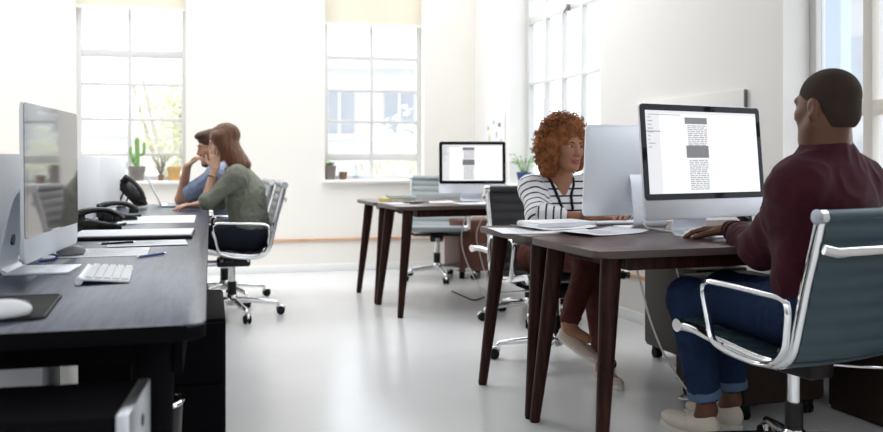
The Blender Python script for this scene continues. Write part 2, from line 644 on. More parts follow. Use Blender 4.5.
def sling(bm, path, w, rib=0.055, s0=0.0):
    n = len(path)
    s = s0
    nx = 9
    top, bot = [], []
    for i, p in enumerate(path):
        if i:
            s += (path[i] - path[i - 1]).length
        d = (path[min(i + 1, n - 1)] - path[max(i - 1, 0)]).normalized()
        nr = Vector((0, -d.z, d.y))
        if nr.z < 0 and nr.y < 0:
            nr = -nr
        if nr.y < 0 and abs(nr.z) < 0.5:
            nr = -nr
        nr = Vector((0, d.z, -d.y))          # sitter's side for a path running back from the front edge
        q = abs(math.sin(PI * s / rib))
        h = 0.010 * q ** 0.6
        A, Bq = [], []
        for k in range(nx):
            x = -w / 2 + w * k / (nx - 1)
            sag = -0.012 * (1 - (2 * x / w) ** 2)
            A.append(bm.verts.new(p + nr * (0.004 + h + sag) + Vector((x, 0, 0))))
            Bq.append(bm.verts.new(p + nr * (-0.008 - h * 0.9 + sag) + Vector((x, 0, 0))))
        top.append(A)
        bot.append(Bq)
    for i in range(n - 1):
        for k in range(nx - 1):
            bm.faces.new((top[i][k], top[i][k + 1], top[i + 1][k + 1], top[i + 1][k]))
            bm.faces.new((bot[i][k], bot[i + 1][k], bot[i + 1][k + 1], bot[i][k + 1]))
        for k in (0, nx - 1):
            bm.faces.new((top[i][k], top[i + 1][k], bot[i + 1][k], bot[i][k]))
    for i in (0, n - 1):
        for k in range(nx - 1):
            bm.faces.new((top[i][k], bot[i][k], bot[i][k + 1], top[i][k + 1]))


def make_chair(label, loc, deg, leather, basedeg=0, group=None, w=0.50, drop=0.0):
    t = thing('office_chair', label, 'chair', loc, math.radians(deg), group)
    ch = M['chrome']
    cut = next(i for i, p in enumerate(PROF) if p.y < -0.20)
    Z = Vector((0, 0, -drop))
    bm = B()
    sling(bm, [p + Z for p in PROF[:cut + 1]], w)
    tube(bm, [PROF[0] + Z + Vector((-w / 2, 0, 0)), PROF[0] + Z + Vector((w / 2, 0, 0))], 0.021, 14)
    obj('seat', bm, leather, t, 60)
    bm = B()
    sling(bm, [p + Z for p in PROF[cut:]], w)
    tube(bm, [PROF[-1] + Z + Vector((-w / 2, 0, 0)), PROF[-1] + Z + Vector((w / 2, 0, 0))], 0.021, 14)
    obj('backrest', bm, leather, t, 60)
    for s in (-1, 1):
        x = s * (w / 2 + 0.012)
        bm = B()
        tube(bm, [p + Z + Vector((x, 0, 0)) for p in PROF[::2]], 0.0125, 10, sx=1.0, sy=1.45, up=(1, 0, 0))
        for p in (PROF[0], PROF[-1]):
            tube(bm, [p + Z + Vector((x - s * 0.01, 0, 0)), p + Z + Vector((x + s * 0.016, 0, 0))], 0.023, 16)
        obj('side_rail', bm, ch, t, 50)
        bm = B()
        xo = s * (w / 2 + 0.034)
        loop = [(xo, 0.085, 0.462), (xo, 0.105, 0.53), (xo, 0.125, 0.615), (xo, 0.105, 0.642), (xo, 0.06, 0.645), (xo, -0.13, 0.637),
                (xo, -0.205, 0.63), (xo, -0.228, 0.605), (xo, -0.225, 0.54), (xo, -0.215, 0.48), (xo, -0.175, 0.432), (xo, -0.11, 0.418),
                (xo, -0.02, 0.424), (xo, 0.05, 0.438)]
        tube(bm, [p + Z for p in curve(loop, 5, True)], 0.0105, 10, closed=True, sx=1.35, sy=0.9, up=(1, 0, 0))
        for y, z in ((0.05, 0.44), (-0.2, 0.47)):
            tube(bm, [Vector((x, y, z)) + Z, Vector((xo, y, z)) + Z], 0.012, 10)
        obj('armrest', bm, ch, t, 50)
    bm = B()
    q = next(p for p in PROF if p.z > 0.775)
    tube(bm, [Vector((x, q.y - 0.035 - 0.012 * (1 - (2 * x / w) ** 2), q.z + (0.012 if abs(x) > w * 0.42 else 0))) + Z for x in np.linspace(-w / 2 - 0.01, w / 2 + 0.01, 11)], 0.012, 10, sx=1.3, sy=0.7)
    obj('back_stretcher', bm, ch, t, 50)
    for y in (0.07, -0.10):
        bm = B()
        tube(bm, [Vector((-w / 2, y, 0.42)) + Z, Vector((-w / 2 + .06, y, 0.395)) + Z, Vector((w / 2 - .06, y, 0.395)) + Z, Vector((w / 2, y, 0.42)) + Z], 0.012, 10)
        obj('seat_stretcher', bm, M['plastic'] if y > 0 else ch, t, 50)
    bm = B()
    box(bm, (0, -0.01, 0.365 - drop), (0.11, 0.22, 0.06), bevel=0.014)
    box(bm, (0, 0.02, 0.392 - drop), (0.30, 0.05, 0.024), bevel=0.006)
    mech = obj('tilt_mechanism', bm, M['plastic'], t)
    bm = B()
    tube(bm, [(-0.02, 0.10, 0.36 - drop), (-0.02, 0.17, 0.36 - drop)], [0.02, 0.022], 16)
    obj('tension_knob', bm, ch, mech, 50)
    bm = B()
    tube(bm, [(0.05, -0.02, 0.365 - drop), (0.20, -0.10, 0.352 - drop), (0.30, -0.12, 0.342 - drop)], 0.005, 8)
    ell(bm, (0.31, -0.122, 0.341 - drop), (0.018, 0.018, 0.018))
    obj('height_lever', bm, ch, mech, 50)
    bm = B()
    tube(bm, [(0, 0, 0.20), (0, 0, 0.35 - drop)], 0.023, 18)
    post = obj('seat_post', bm, ch, t, 50)
    bm = B()
    tube(bm, [(0, 0, 0.10), (0, 0, 0.235)], 0.030, 18)
    obj('post_sleeve', bm, M['plastic'], post, 50)
    bm = B()
    lathe(bm, [(0.035, 0.075), (0.044, 0.085), (0.042, 0.13), (0.032, 0.145)], seg=20)
    obj('hub', bm, ch, t, 50)
    for k in range(5):
        a = math.radians(basedeg + 72 * k)
        R = rot(a)
        bm = B()
        tube(bm, [(0.03, 0, 0.108), (0.12, 0, 0.104), (0.24, 0, 0.09), (0.295, 0, 0.082), (0.305, 0, 0.07)], [0.022, 0.019, 0.016, 0.014, 0.012], 10, Mx=R)
        obj('base_arm', bm, ch, t, 50)
        bm = B()
        tube(bm, [(0.302, 0, 0.052), (0.302, 0, 0.078)], 0.009, 8, Mx=R)
        tube(bm, [(0.322 + 0.026 * math.cos(u), 0, 0.030 + 0.026 * math.sin(u)) for u in np.linspace(0.2, 2.9, 9)], 0.011, 8, Mx=R)
        cs = obj('caster', bm, ch, t, 50)
        for s in (-1, 1):
            bm = B()
            Mx = R @ Matrix.Translation((0.322, s * 0.014, 0.028)) @ Matrix.Rotation(PI / 2, 4, 'X')
            lathe(bm, [(0.012, -0.009), (0.025, -0.008), (0.028, -0.004), (0.028, 0.004), (0.025, 0.008), (0.012, 0.009)], seg=20, Mx=Mx)
            obj('wheel', bm, M['rubber'], cs, 50)
    return t


CH = 'ribbed office chairs on five-star bases'
make_chair('blue-grey ribbed leather chair under the man in the maroon sweater', (1.19, 2.87, 0), 26, M['bluegrey'], 60, CH)
make_chair('dark grey ribbed chair under the curly-haired woman, mostly hidden by the table', (0.60, 4.47, 0), 197.5, M['charcoal'], -22, CH)
make_chair('empty dark grey ribbed chair standing behind the curly-haired woman', (0.58, 5.62, 0), 48, M['charcoal'], 0, CH)
make_chair('pale grey-green ribbed chair behind the back table, below the window', (-0.04, 7.5, 0), 176, M['palegrey'], 36, CH)
make_chair('silver-grey chair with chrome arms under the long-haired woman in the olive shirt', (-1.41, 5.72, 0), 105, M['mesh'], -20, CH)
make_chair('silver-grey chair under the bearded man at the far end of the desk', (-1.64, 6.42, 0), 108, M['mesh'], -10, CH)


# ------------------------------------------------------------------ pedestals
def pedestal(label, loc, a, w, d, h, m, drawers, group='drawer pedestals', top=None, casters=True, handles=True):
    """front (drawers) faces local -y"""
    t = thing('drawer_pedestal', label, 'pedestal', loc, a, group)
    z0 = 0.065 if casters else 0.02
    bm = B()
    box(bm, (0, 0, (z0 + h) / 2), (w, d, h - z0), bevel=0.012)
    obj('body', bm, m, t)
    if top:
        bm = B()
        box(bm, (0, 0, h + 0.006), (w - 0.004, d - 0.004, 0.012), bevel=0.005)
        obj('top_panel', bm, top, t)
    z = z0 + 0.01
    hh = (h - z0 - 0.02)
    for f in drawers:
        bm = B()
        box(bm, (0, -d / 2 - 0.006, z + hh * f / 2), (w - 0.012, 0.016, hh * f - 0.006), bevel=0.003)
        dr = obj('drawer', bm, m, t)
        if handles:
            bm = B()
            box(bm, (0, -d / 2 - 0.018, z + hh * f - 0.028), (0.11, 0.012, 0.010), bevel=0.003)
            obj('handle', bm, M['greyplastic'], dr)
        z += hh * f
    if casters:
        for x in (-w / 2 + 0.045, w / 2 - 0.045):
            for y in (-d / 2 + 0.045, d / 2 - 0.045):
                bm = B()
                for s in (-1, 1):
                    Mx = Matrix.Translation((x + s * 0.012, y, 0.026)) @ Matrix.Rotation(PI / 2, 4, 'Y')
                    lathe(bm, [(0.012, -0.008), (0.026, -0.006), (0.026, 0.006), (0.012, 0.008)], seg=16, Mx=Mx)
                box(bm, (x, y, 0.052), (0.04, 0.04, 0.024), bevel=0.004)
                obj('caster', bm, M['rubber'], t)
    return t


pedestal('black drawer pedestal under the front of the long black desk', DO + DU * -0.155 + DV * 1.14, DA, 0.42, 0.6, 0.57, M['blacklac'], (0.62, 0.38))
pedestal('dark speckled pedestal on casters at the far side of the table, behind the man\'s knee', (1.303, 4.376, 0), PHI + PI, 0.30, 0.46, 0.52, M['darkped'], (0.5, 0.5))
pedestal('dark brown pedestal on casters underneath the nearest table', (1.31, 3.66, 0), PHI, 0.40, 0.46, 0.54, M['brownpanel'], (0.5, 0.25, 0.25))
pedestal('reddish wooden pedestal on casters beside the back table by the right wall', (0.26, 7.72, 0), PHI, 0.36, 0.42, 0.52, M['redwood'], (0.5, 0.5), handles=False)

cab = thing('low_cabinet', 'low dark brown cabinet against the right wall behind the man\'s chair', 'cabinet', (1.785, 3.14, 0), math.atan2(-1, 0.325))
bm = B()
box(bm, (0, 0.115, 0.31), (0.96, 0.21, 0.62), bevel=0.006)
obj('body', bm, M['brownpanel'], cab)
for x in (-0.24, 0.24):
    bm = B()
    box(bm, (x, 0.003, 0.31), (0.465, 0.016, 0.58), bevel=0.003)
    dd = obj('door', bm, M['brownpanel'], cab)
    bm = B()
    box(bm, (x * 0.2, -0.011, 0.5), (0.012, 0.014, 0.12), bevel=0.003)
    obj('handle', bm, M['greyplastic'], dd)

# waste bin
wb = thing('waste_bin', 'round black waste bin with a chrome rim beside the front desk leg', 'bin', (-0.785, 2.24, 0), 0)
bm = B()
pr = [(0.075, 0.0), (0.08, 0.004), (0.10, 0.41), (0.094, 0.41), (0.074, 0.012), (0.02, 0.010)]
lathe(bm, pr, seg=28)
obj('body', bm, M['plastic'], wb)
bm = B()
tube(bm, [(0.099 * math.cos(a), 0.099 * math.sin(a), 0.412) for a in np.linspace(0, 2 * PI, 33)[:-1]], 0.006, 8, closed=True)
obj('rim', bm, M['chrome'], wb)

# computer tower lying under the near end of the desk
ct = thing('computer_tower', 'black-topped computer tower with a silver front under the near end of the desk', 'computer', (-0.705, 1.625, 0), math.radians(11))
bm = B()
box(bm, (-0.15, 0.0, 0.30), (0.50, 0.26, 0.585), bevel=0.012)
obj('case', bm, M['blacklac'], ct)
bm = B()
box(bm, (0.112, 0.0, 0.30), (0.024, 0.26, 0.59), bevel=0.004)
fp = obj('front_panel', bm, M['alu'], ct)
bm = B()
ell(bm, (0.1245, 0.02, 0.54), (0.003, 0.012, 0.013))
obj('badge', bm, M['plastic'], fp)
for k in range(4):
    bm = B()
    box(bm, (-0.36 if k % 2 else 0.08, -0.10 if k < 2 else 0.10, 0.004), (0.04, 0.04, 0.008), bevel=0.002)
    obj('foot', bm, M['rubber'], ct)
sb = thing('storage_box', 'pale blue-white box lying on the floor far under the black desk', 'box', DO + DU * -0.62 + DV * 0.95, DA)
bm = B()
box(bm, (0, 0, 0.24), (0.34, 0.30, 0.46), bevel=0.012)
obj('body', bm, M['alupale'], sb)
bm = B()
box(bm, (0, 0, 0.485), (0.35, 0.31, 0.03), bevel=0.008)
obj('lid', bm, M['whiteplastic'], sb)


# ------------------------------------------------------------------ computers
def computer(label, loc, deg, Wd, Hh, chin, zb, screen, tilt=5, ui=0, plastic=None, back=False, fd=0.0, group='all-in-one computers on stands', fs=0.0, off=False):
    """screen faces local -y; loc is on the table under the middle of the panel"""
    t = thing('desktop_computer', label, 'computer', loc, math.radians(deg), group)
    Mx = Matrix.Translation((0, 0, zb)) @ Matrix.Rotation(math.radians(-tilt), 4, 'X')
    m = plastic or M['alupale']
    # shell: rounded front outline, back bulging
    bm = B()
    T = Mx @ Matrix.Rotation(PI / 2, 4, 'X')       # local xy -> x,z ; z -> -y
    prism(bm, rrect(-Wd / 2, Wd / 2, 0, Hh, 0.018, 5), -0.010, 0.0, Mx=T, bevel=0.003)
    n = 14
    gx, gz = n, n
    vs = []
    for i in range(gx + 1):
        row = []
        for j in range(gz + 1):
            u, v = -1 + 2 * i / gx, -1 + 2 * j / gz
            b = 0.034 * max(0, (1 - abs(u) ** 2.6)) ** 0.8 * max(0, (1 - abs(v) ** 2.6)) ** 0.8
            row.append(bm.verts.new(Mx @ Vector((u * (Wd / 2 - 0.008), 0.009 + b, Hh / 2 + v * (Hh / 2 - 0.008)))))
        vs.append(row)
    for i in range(gx):
        for j in range(gz):
            bm.faces.new((vs[i][j], vs[i + 1][j], vs[i + 1][j + 1], vs[i][j + 1]))
    shell = obj('shell', bm, m, t, 50)
    for k in range(6):
        bm = B()
        box(bm, (-Wd * 0.30 + k * 0.016 + (0.004 if k > 2 else 0), 0.0375, 0.05), (0.008, 0.006, 0.010), Mx=Mx)
        obj('port', bm, M['blackglass'], shell)
    bm = B()
    prism(bm, rrect(-Wd / 2 + 0.002, Wd / 2 - 0.002, chin, Hh - 0.002, 0.016, 5), 0.0, 0.0025, Mx=T)
    bz = obj('bezel', bm, screen if off else M['blackglass'], t)
    # display with its picture
    x0, x1, z0, z1 = -Wd / 2 + 0.027, Wd / 2 - 0.027, chin + 0.024, Hh - 0.027
    mats = [screen, emit('screen_sidebar', (0.78, 0.79, 0.81)), emit('screen_dark', (0.17, 0.17, 0.18)), emit('screen_line', (0.36, 0.37, 0.39)), emit('screen_red', (0.9, 0.40, 0.38))] if ui else [screen]
    bm = B()

    def rect(a, b, c, d, mi, lift):
        X = lambda f: x0 + (x1 - x0) * f
        Zf = lambda f: z1 - (z1 - z0) * f
        y = -0.0028 - lift
        quad(bm, Mx @ Vector((X(a), y, Zf(d))), Mx @ Vector((X(b), y, Zf(d))), Mx @ Vector((X(b), y, Zf(c))), Mx @ Vector((X(a), y, Zf(c))), mi)
    rect(0, 1, 0, 1, 0, 0)
    if ui:
        rng = random.Random(ui)
        rect(0, 1, 0.0, 0.035, 1, 0.0002)
        rect(0, 0.115, 0.035, 1.0, 1, 0.0002)
        for k in range(9):
            rect(0.015, 0.03 + 0.05 * rng.random(), 0.075 + k * 0.045, 0.088 + k * 0.045, 3, 0.0004)
        rect(0, 0.12, 0.245, 0.26, 3, 0.0005)
        rect(0.02, 0.30, 0.045, 0.055, 3, 0.0005)
        c0, c1 = 0.335, 0.535
        rect(c0, c1, 0.075, 0.155, 2, 0.0004)
        rect(c0, c1, 0.42, 0.57, 2, 0.0004)
        for k in range(34):
            z = 0.17 + k * 0.0235
            if 0.41 < z < 0.575 or z > 0.95:
                continue
            x = c0 + 0.02
            while x < c1 - 0.02:
                l = 0.015 + 0.04 * rng.random()
                rect(x, min(c1 - 0.012, x + l), z, z + 0.014, 3, 0.0004)
                x += l + 0.006
        rect(c1 - 0.012, c1 - 0.006, 0.18, 0.36, 4, 0.0006)
    obj('screen', bm, mats, bz)
    # stand: foot plate and bent neck
    bm = B()
    fw = 0.10 if Wd > 0.6 else 0.085
    cx = fs
    prism(bm, rrect(cx - fw, cx + fw, -0.085 + fd, 0.10 + fd, 0.012, 4), 0.0, 0.007, bevel=0.002)
    pth = curve([(cx, 0.085 + fd, 0.006), (cx, 0.108 + fd, 0.022), (cx, 0.104 + fd, 0.07), (cx, 0.075 + fd, zb + Hh * 0.36), (cx, 0.050, zb + Hh * 0.46)], 6)
    prev = None
    for k, p in enumerate(pth):
        d = (pth[min(k + 1, len(pth) - 1)] - pth[max(k - 1, 0)]).normalized()
        nr = Vector((0, -d.z, d.y))
        hw = fw * (1.0 - 0.12 * k / len(pth))
        r = [bm.verts.new(p + Vector((sx * hw, 0, 0)) + nr * o) for sx, o in ((-1, -0.004), (1, -0.004), (1, 0.004), (-1, 0.004))]
        if prev:
            for j in range(4):
                bm.faces.new((prev[j], prev[(j + 1) % 4], r[(j + 1) % 4], r[j]))
        else:
            bm.faces.new(r)
        prev = r
    bm.faces.new(prev[::-1])
    st = obj('stand', bm, m, t, 35)
    bm = B()
    tube(bm, [(cx, 0.110 + fd, 0.10), (cx, 0.092 + fd, 0.10)], 0.02, 18)
    obj('cable_hole', bm, M['blackglass'], st)
    return t


white_scr = emit('screen_white', (0.97, 0.98, 1.0), 1.0)
computer('large computer on the near table showing a document, facing the man', (1.085, 3.45, TZ), 29.5, 0.68, 0.46, 0.078, 0.075, white_scr, 5, ui=3)
computer('silver computer seen from behind, hiding part of the curly-haired woman', (0.895, 3.88, TZ), PHI * 57.3 + 180 - 1, 0.56, 0.41, 0.075, 0.06, white_scr, 5, ui=4)
computer('small computer with a lit document on the table in the back', (0.235, 6.42, TZ), 4, 0.51, 0.395, 0.072, 0.058, white_scr, 3, ui=5)
computer('computer with a dark reflecting screen on the long black desk at the left', (-1.235, 2.71, DZ), 101.3, 0.665, 0.46, 0.072, 0.045, M['offscreen'], 0.5, fs=-0.10, off=True)


# ------------------------------------------------------------------ keyboards, mice, paper
def keyboard(label, loc, a, group='slim white keyboards'):
    t = thing('keyboard', label, 'keyboard', loc, a, group)
    bm = B()
    Mx = Matrix.Rotation(math.radians(5), 4, 'X')
    box(bm, (0, 0, 0.009), (0.285, 0.118, 0.006), bevel=0.002, Mx=Mx)
    tube(bm, [(-0.142, 0.056, 0.010), (0.142, 0.056, 0.010)], 0.0095, 14)
    obj('tray', bm, M['alupale'], t)
    for r in range(5):
        bm = B()
        n = (13, 13, 12, 11, 9)[r]
        for k in range(n):
            wk = 0.268 / n
            box(bm, (-0.134 + wk * (k + 0.5), 0.034 - r * 0.0205, 0.0145), (wk - 0.003, 0.017, 0.005), bevel=0.001, Mx=Mx, seg=1)
        obj('key_row', bm, M['keys'], t)
    return t


kp = on(107, 275, DZ + 0.005)
kb = keyboard('slim white keyboard on the black desk before the dark screen', (kp.x, kp.y, DZ), DA + PI / 2 + 0.05)
kb.scale = (1.12, 1.12, 1.12)
keyboard('slim white keyboard beneath the curly-haired woman\'s hands', (0.835, 4.12, TZ), PHI + PI)
keyboard('slim white keyboard on the near table beyond the man\'s forearm', (1.30, 3.36, TZ), PHI + 0.1)


def mouse(label, loc, a, m, s=1.0, group='computer mice'):
    t = thing('computer_mouse', label, 'mouse', loc, a, group)
    bm = B()
    ell(bm, (0, 0, 0.012), (0.031 * s, 0.056 * s, 0.024 * s), u=20, v=14)
    for v in bm.verts:
        v.co.z = max(v.co.z, 0.0)
    obj('shell', bm, m, t, 60)
    bm = B()
    tube(bm, [(0, 0.036 * s, 0.028 * s), (0, 0.048 * s, 0.022 * s)], 0.005, 8)
    obj('scroll_wheel', bm, M['greyplastic'], t)
    return t


p = on(71, 256, DZ)
mouse('dark grey mouse on a sheet of paper beside the left computer', (p.x, p.y, DZ + 0.004), DA - 0.9, M['greyplastic'], 0.95)
p = on(8, 315, DZ + 0.01)
mouse('white mouse on the black mouse pad at the desk\'s near corner', (p.x - 0.012, p.y, DZ + 0.006), DA - 1.2, M['whiteplastic'], 1.05)
mouse('white mouse under the man\'s hand on the near table', (1.015, 3.385, TZ), 0.7, M['whiteplastic'])

mp_ = thing('mouse_pad', 'black mouse pad with a rounded corner at the near left of the desk', 'mouse pad', (-0.949, 2.13, DZ), DA + 0.05)
bm = B()
prism(bm, rrect(-0.30, 0.0, -0.34, 0.0, 0.022, 5), 0.0005, 0.005, bevel=0.0015)
obj('pad', bm, M['rubber'], mp_)
bm = B()
tube(bm, [(x, y, 0.005) for x, y in rrect(-0.297, -0.003, -0.337, -0.003, 0.02, 4)], 0.0012, 6, closed=True)
obj('stitched_edge', bm, M['plastic'], mp_)


def sheet(label, loc, a, w, h, th=0.0012, m=None, group=None, cat='paper', name='paper_sheet', lines=0, curl=0.0, seed=1):
    t = thing(name, label, cat, loc, a, group)
    bm = B()
    n = 8
    for zt in (0,):
        vt = [[bm.verts.new((-w / 2 + w * i / n, -h / 2 + h * j / n, th + curl * (abs(2 * i / n - 1) ** 4))) for j in range(n + 1)] for i in range(n + 1)]
        vb = [[bm.verts.new((v.co.x, v.co.y, v.co.z - th)) for v in row] for row in vt]
        for i in range(n):
            for j in range(n):
                bm.faces.new((vt[i][j], vt[i + 1][j], vt[i + 1][j + 1], vt[i][j + 1]))
                bm.faces.new((vb[i][j], vb[i][j + 1], vb[i + 1][j + 1], vb[i + 1][j]))
        for i in range(n):
            for a_, b_ in (((i, 0), (i + 1, 0)), ((i + 1, n), (i, n)), ((0, i + 1), (0, i)), ((n, i), (n, i + 1))):
                bm.faces.new((vt[a_[0]][a_[1]], vb[a_[0]][a_[1]], vb[b_[0]][b_[1]], vt[b_[0]][b_[1]]))
    obj('page', bm, m or M['paper'], t)
    if lines:
        rng = random.Random(seed)
        bm = B()
        for k in range(lines):
            y = h / 2 - 0.03 - k * (h - 0.06) / lines
            l = (w - 0.05) * (0.6 + 0.4 * rng.random())
            quad(bm, (-w / 2 + 0.025, y, th + 0.0004), (-w / 2 + 0.025 + l, y, th + 0.0004), (-w / 2 + 0.025 + l, y + 0.003, th + 0.0004), (-w / 2 + 0.025, y + 0.003, th + 0.0004))
        obj('printed_text', bm, M['print'], t)
    return t


PG = 'white papers lying on the desks'
p = on(110, 253, DZ)
sheet('white sheet under the dark mouse on the black desk', (p.x - 0.07, p.y, DZ + 0.0005), DA + 0.03, 0.40, 0.30, group=PG, lines=14, seed=2)
p = on(122, 247, DZ)
sheet('white sheet lying just behind the silver pen, overlapping another sheet', (p.x + 0.06, p.y + 0.12, DZ + 0.003), DA + 0.08, 0.30, 0.22, group=PG, lines=10, seed=3)
p = on(152, 222, DZ)
sheet('large white sheet on the desk between the folder and the laptop', (p.x - 0.03, p.y + 0.2, DZ + 0.0005), DA, 0.40, 0.62, group=PG, lines=20, seed=4)

# document folder on the black desk
p = on(130, 237, DZ)
df = thing('document_folder', 'white document folder with a black underside across the black desk', 'folder', (p.x + 0.015, p.y + 0.02, DZ), DA - 0.02)
bm = B()
box(bm, (0, 0, 0.009), (0.50, 0.34, 0.012), bevel=0.003)
obj('cover', bm, M['plastic'], df)
bm = B()
box(bm, (0, 0.002, 0.0175), (0.49, 0.33, 0.005), bevel=0.0015)
obj('pages', bm, M['paper'], df)


def pen(label, a, b, z, m, group='pens on the black desk'):
    d = Vector((b[0] - a[0], b[1] - a[1], 0))
    t = thing('pen', label, 'pen', (a[0], a[1], z), math.atan2(d.y, d.x), group)
    L = 0.145
    bm = B()
    tube(bm, [(0.012, 0, 0.005), (L - 0.01, 0, 0.005)], 0.0048, 10)
    obj('barrel', bm, m, t)
    bm = B()
    tube(bm, [(0, 0, 0.005), (0.012, 0, 0.005)], [0.001, 0.0045], 10)
    obj('tip', bm, M['chrome'], t)
    bm = B()
    box(bm, (L - 0.035, 0, 0.0105), (0.045, 0.003, 0.002))
    tube(bm, [(L - 0.01, 0, 0.005), (L, 0, 0.005)], 0.003, 8)
    obj('clip', bm, M['chrome'], t)


a_, b_ = on(136, 259, DZ), on(167, 254.5, DZ)
pen('dark blue pen lying on bare black desk right of the papers', a_, b_, DZ + 0.001, M['bluecable'])
a_, b_ = on(98, 247, DZ), on(131, 245, DZ)
pen('black pen lying on the white sheets by the folder', a_, b_, DZ + 0.0065, M['plastic'])

# cable by the left computer
cb = tag(obj('cable', tube(B(), curve([on(27, 261, DZ + 0.004), on(40, 258, DZ + 0.02), on(47, 254, DZ + 0.03), on(58, 256, DZ + 0.006), on(50, 260, DZ + 0.004), on(36, 262, DZ + 0.004), on(46, 266, DZ + 0.004)], 8), 0.004, 8), M['bluecable']),
         'tangled dark blue cable beside the dark mouse', 'cable')


# ------------------------------------------------------------------ desk telephones
def phone(label, loc, a, tilt=0.0, group='black desk telephones', s=1.0):
    """keys face local -y when tilted up"""
    t = thing('desk_telephone', label, 'telephone', loc, a, group)
    Mx = Matrix.Rotation(tilt, 4, 'X') @ Matrix.Scale(s, 4)
    if tilt > 0.3:
        Mx = Matrix.Translation((0, -0.06, 0.012)) @ Mx @ Matrix.Translation((0, 0.10, 0))
    bm = B()
    T = Mx @ Matrix(((0, 0, 1, 0), (1, 0, 0, 0), (0, 1, 0, 0), (0, 0, 0, 1)))
    prism(bm, [(-0.10, 0), (0.10, 0), (0.10, 0.055), (0.06, 0.058), (-0.09, 0.022), (-0.10, 0.015)], -0.085, 0.105, Mx=T, bevel=0.006)
    base = obj('base', bm, M['plastic'], t)
    sl = math.atan2(0.036, 0.15)
    Sx = Mx @ Matrix.Translation((0.045, -0.01, 0.046)) @ Matrix.Rotation(sl, 4, 'X')
    for r in range(4):
        for c in range(3):
            bm = B()
            box(bm, (-0.018 + c * 0.02, -0.055 + r * 0.018, 0), (0.014, 0.011, 0.006), bevel=0.002, Mx=Sx, seg=1)
            obj('key', bm, M['greyplastic'], base)
    bm = B()
    box(bm, (0, 0.05, 0.0), (0.075, 0.045, 0.006), bevel=0.002, Mx=Sx)
    obj('display', bm, M['greyplastic'], base)
    bm = B()
    hp = curve([(-0.052, -0.105, 0.055), (-0.052, -0.085, 0.075), (-0.052, -0.04, 0.098), (-0.052, 0.02, 0.104), (-0.052, 0.075, 0.098), (-0.052, 0.115, 0.082)], 6)
    n = len(hp)
    tube(bm, hp, [0.017 + 0.011 * abs(2 * k / (n - 1) - 1) ** 2 for k in range(n)], 12, Mx=Mx, sx=0.8, sy=1.2)
    for y in (-0.088, 0.098):
        tube(bm, [(-0.052, y, 0.042), (-0.052, y, 0.085)], [0.027, 0.022], 16, Mx=Mx)
    obj('handset', bm, M['plastic'], t)
    bm = B()
    pts = []
    for k in range(150):
        u = k / 149
        c = Vector((-0.07 - 0.035 * math.sin(PI * u), -0.12 + 0.15 * u, 0.022 + 0.004))
        an = u * 2 * PI * 17
        pts.append(c + Vector((math.cos(an) * 0.007, 0, math.sin(an) * 0.007)))
    tube(bm, pts, 0.0018, 5)
    obj('coiled_cord', bm, M['plastic'], t)
    if tilt > 0.3:
        bm = B()
        for x in (-0.05, 0.06):
            tube(bm, [(x, 0.03, 0.13), (x, 0.09, 0.004)], 0.007, 8)
        tube(bm, [(-0.05, 0.09, 0.006), (0.06, 0.09, 0.006)], 0.006, 8)
        obj('stand', bm, M['plastic'], t)
    return t


p = on(95, 231, DZ)
phone('nearest black desk telephone, right behind the dark screen', (p.x - 0.02, p.y + 0.06, DZ), DA + PI / 2 + 0.5, s=0.96)
p = on(117, 221, DZ)
phone('middle one of three black telephones, behind the nearest telephone', (p.x - 0.03, p.y + 0.05, DZ), DA + PI / 2 + 0.5, s=0.96)
p = on(140, 207, DZ)
phone('farthest black telephone, propped steeply on its stand by the laptop', (p.x - 0.02, p.y - 0.1, DZ), DA + PI / 2 - 0.35, tilt=0.80, s=0.98)
phone('low black telephone on the back table right of the small monitor', (0.46, 6.50, TZ), PH2 - 1.4)
phone('black telephone on the near table behind the man\'s computer', (1.43, 3.70, TZ), PHI - 1.45)

# laptop
lp = on(178, 206, DZ)
lt = thing('laptop', 'thin silver laptop open at the far end of the desk before the couple', 'laptop', (lp.x, lp.y, DZ), DA + PI / 2 + 0.06)
bm = B()
box(bm, (0, 0, 0.008), (0.34, 0.24, 0.014), bevel=0.004)
base = obj('base', bm, M['alu'], lt)
bm = B()
box(bm, (0, 0.02, 0.0156), (0.29, 0.11, 0.002), bevel=0.0008)
obj('keyboard', bm, M['greyplastic'], base)
bm = B()
Mx = Matrix.Translation((0, 0.118, 0.014)) @ Matrix.Rotation(math.radians(-26), 4, 'X')
box(bm, (0, 0, 0.118), (0.34, 0.008, 0.235), bevel=0.003, Mx=Mx)
lid = obj('lid', bm, M['alu'], lt)
bm = B()
quad(bm, *[Mx @ Vector(q) for q in ((-0.158, -0.0045, 0.015), (0.158, -0.0045, 0.015), (0.158, -0.0045, 0.222), (-0.158, -0.0045, 0.222))])
obj('screen', bm, emit('laptop_screen', (0.75, 0.78, 0.82), 0.8), lid)
# ------------------------------------------------------------------ things on the sills, walls and back table
def pot(t, m, r0, r1, h):
    bm = B()
    lathe(bm, [(r0, 0), (r0 * 1.02, 0.004), (r1 * 0.97, h * 0.8), (r1, h * 0.82), (r1, h), (r1 * 0.88, h), (r1 * 0.86, h * 0.88), (0.004, h * 0.87)], seg=24)
    obj('pot', bm, m, t, 35)
    bm = B()
    lathe(bm, [(r1 * 0.86, h * 0.87), (r1 * 0.5, h * 0.9), (0.003, h * 0.91)], seg=16)
    obj('soil', bm, M['soil'], t)


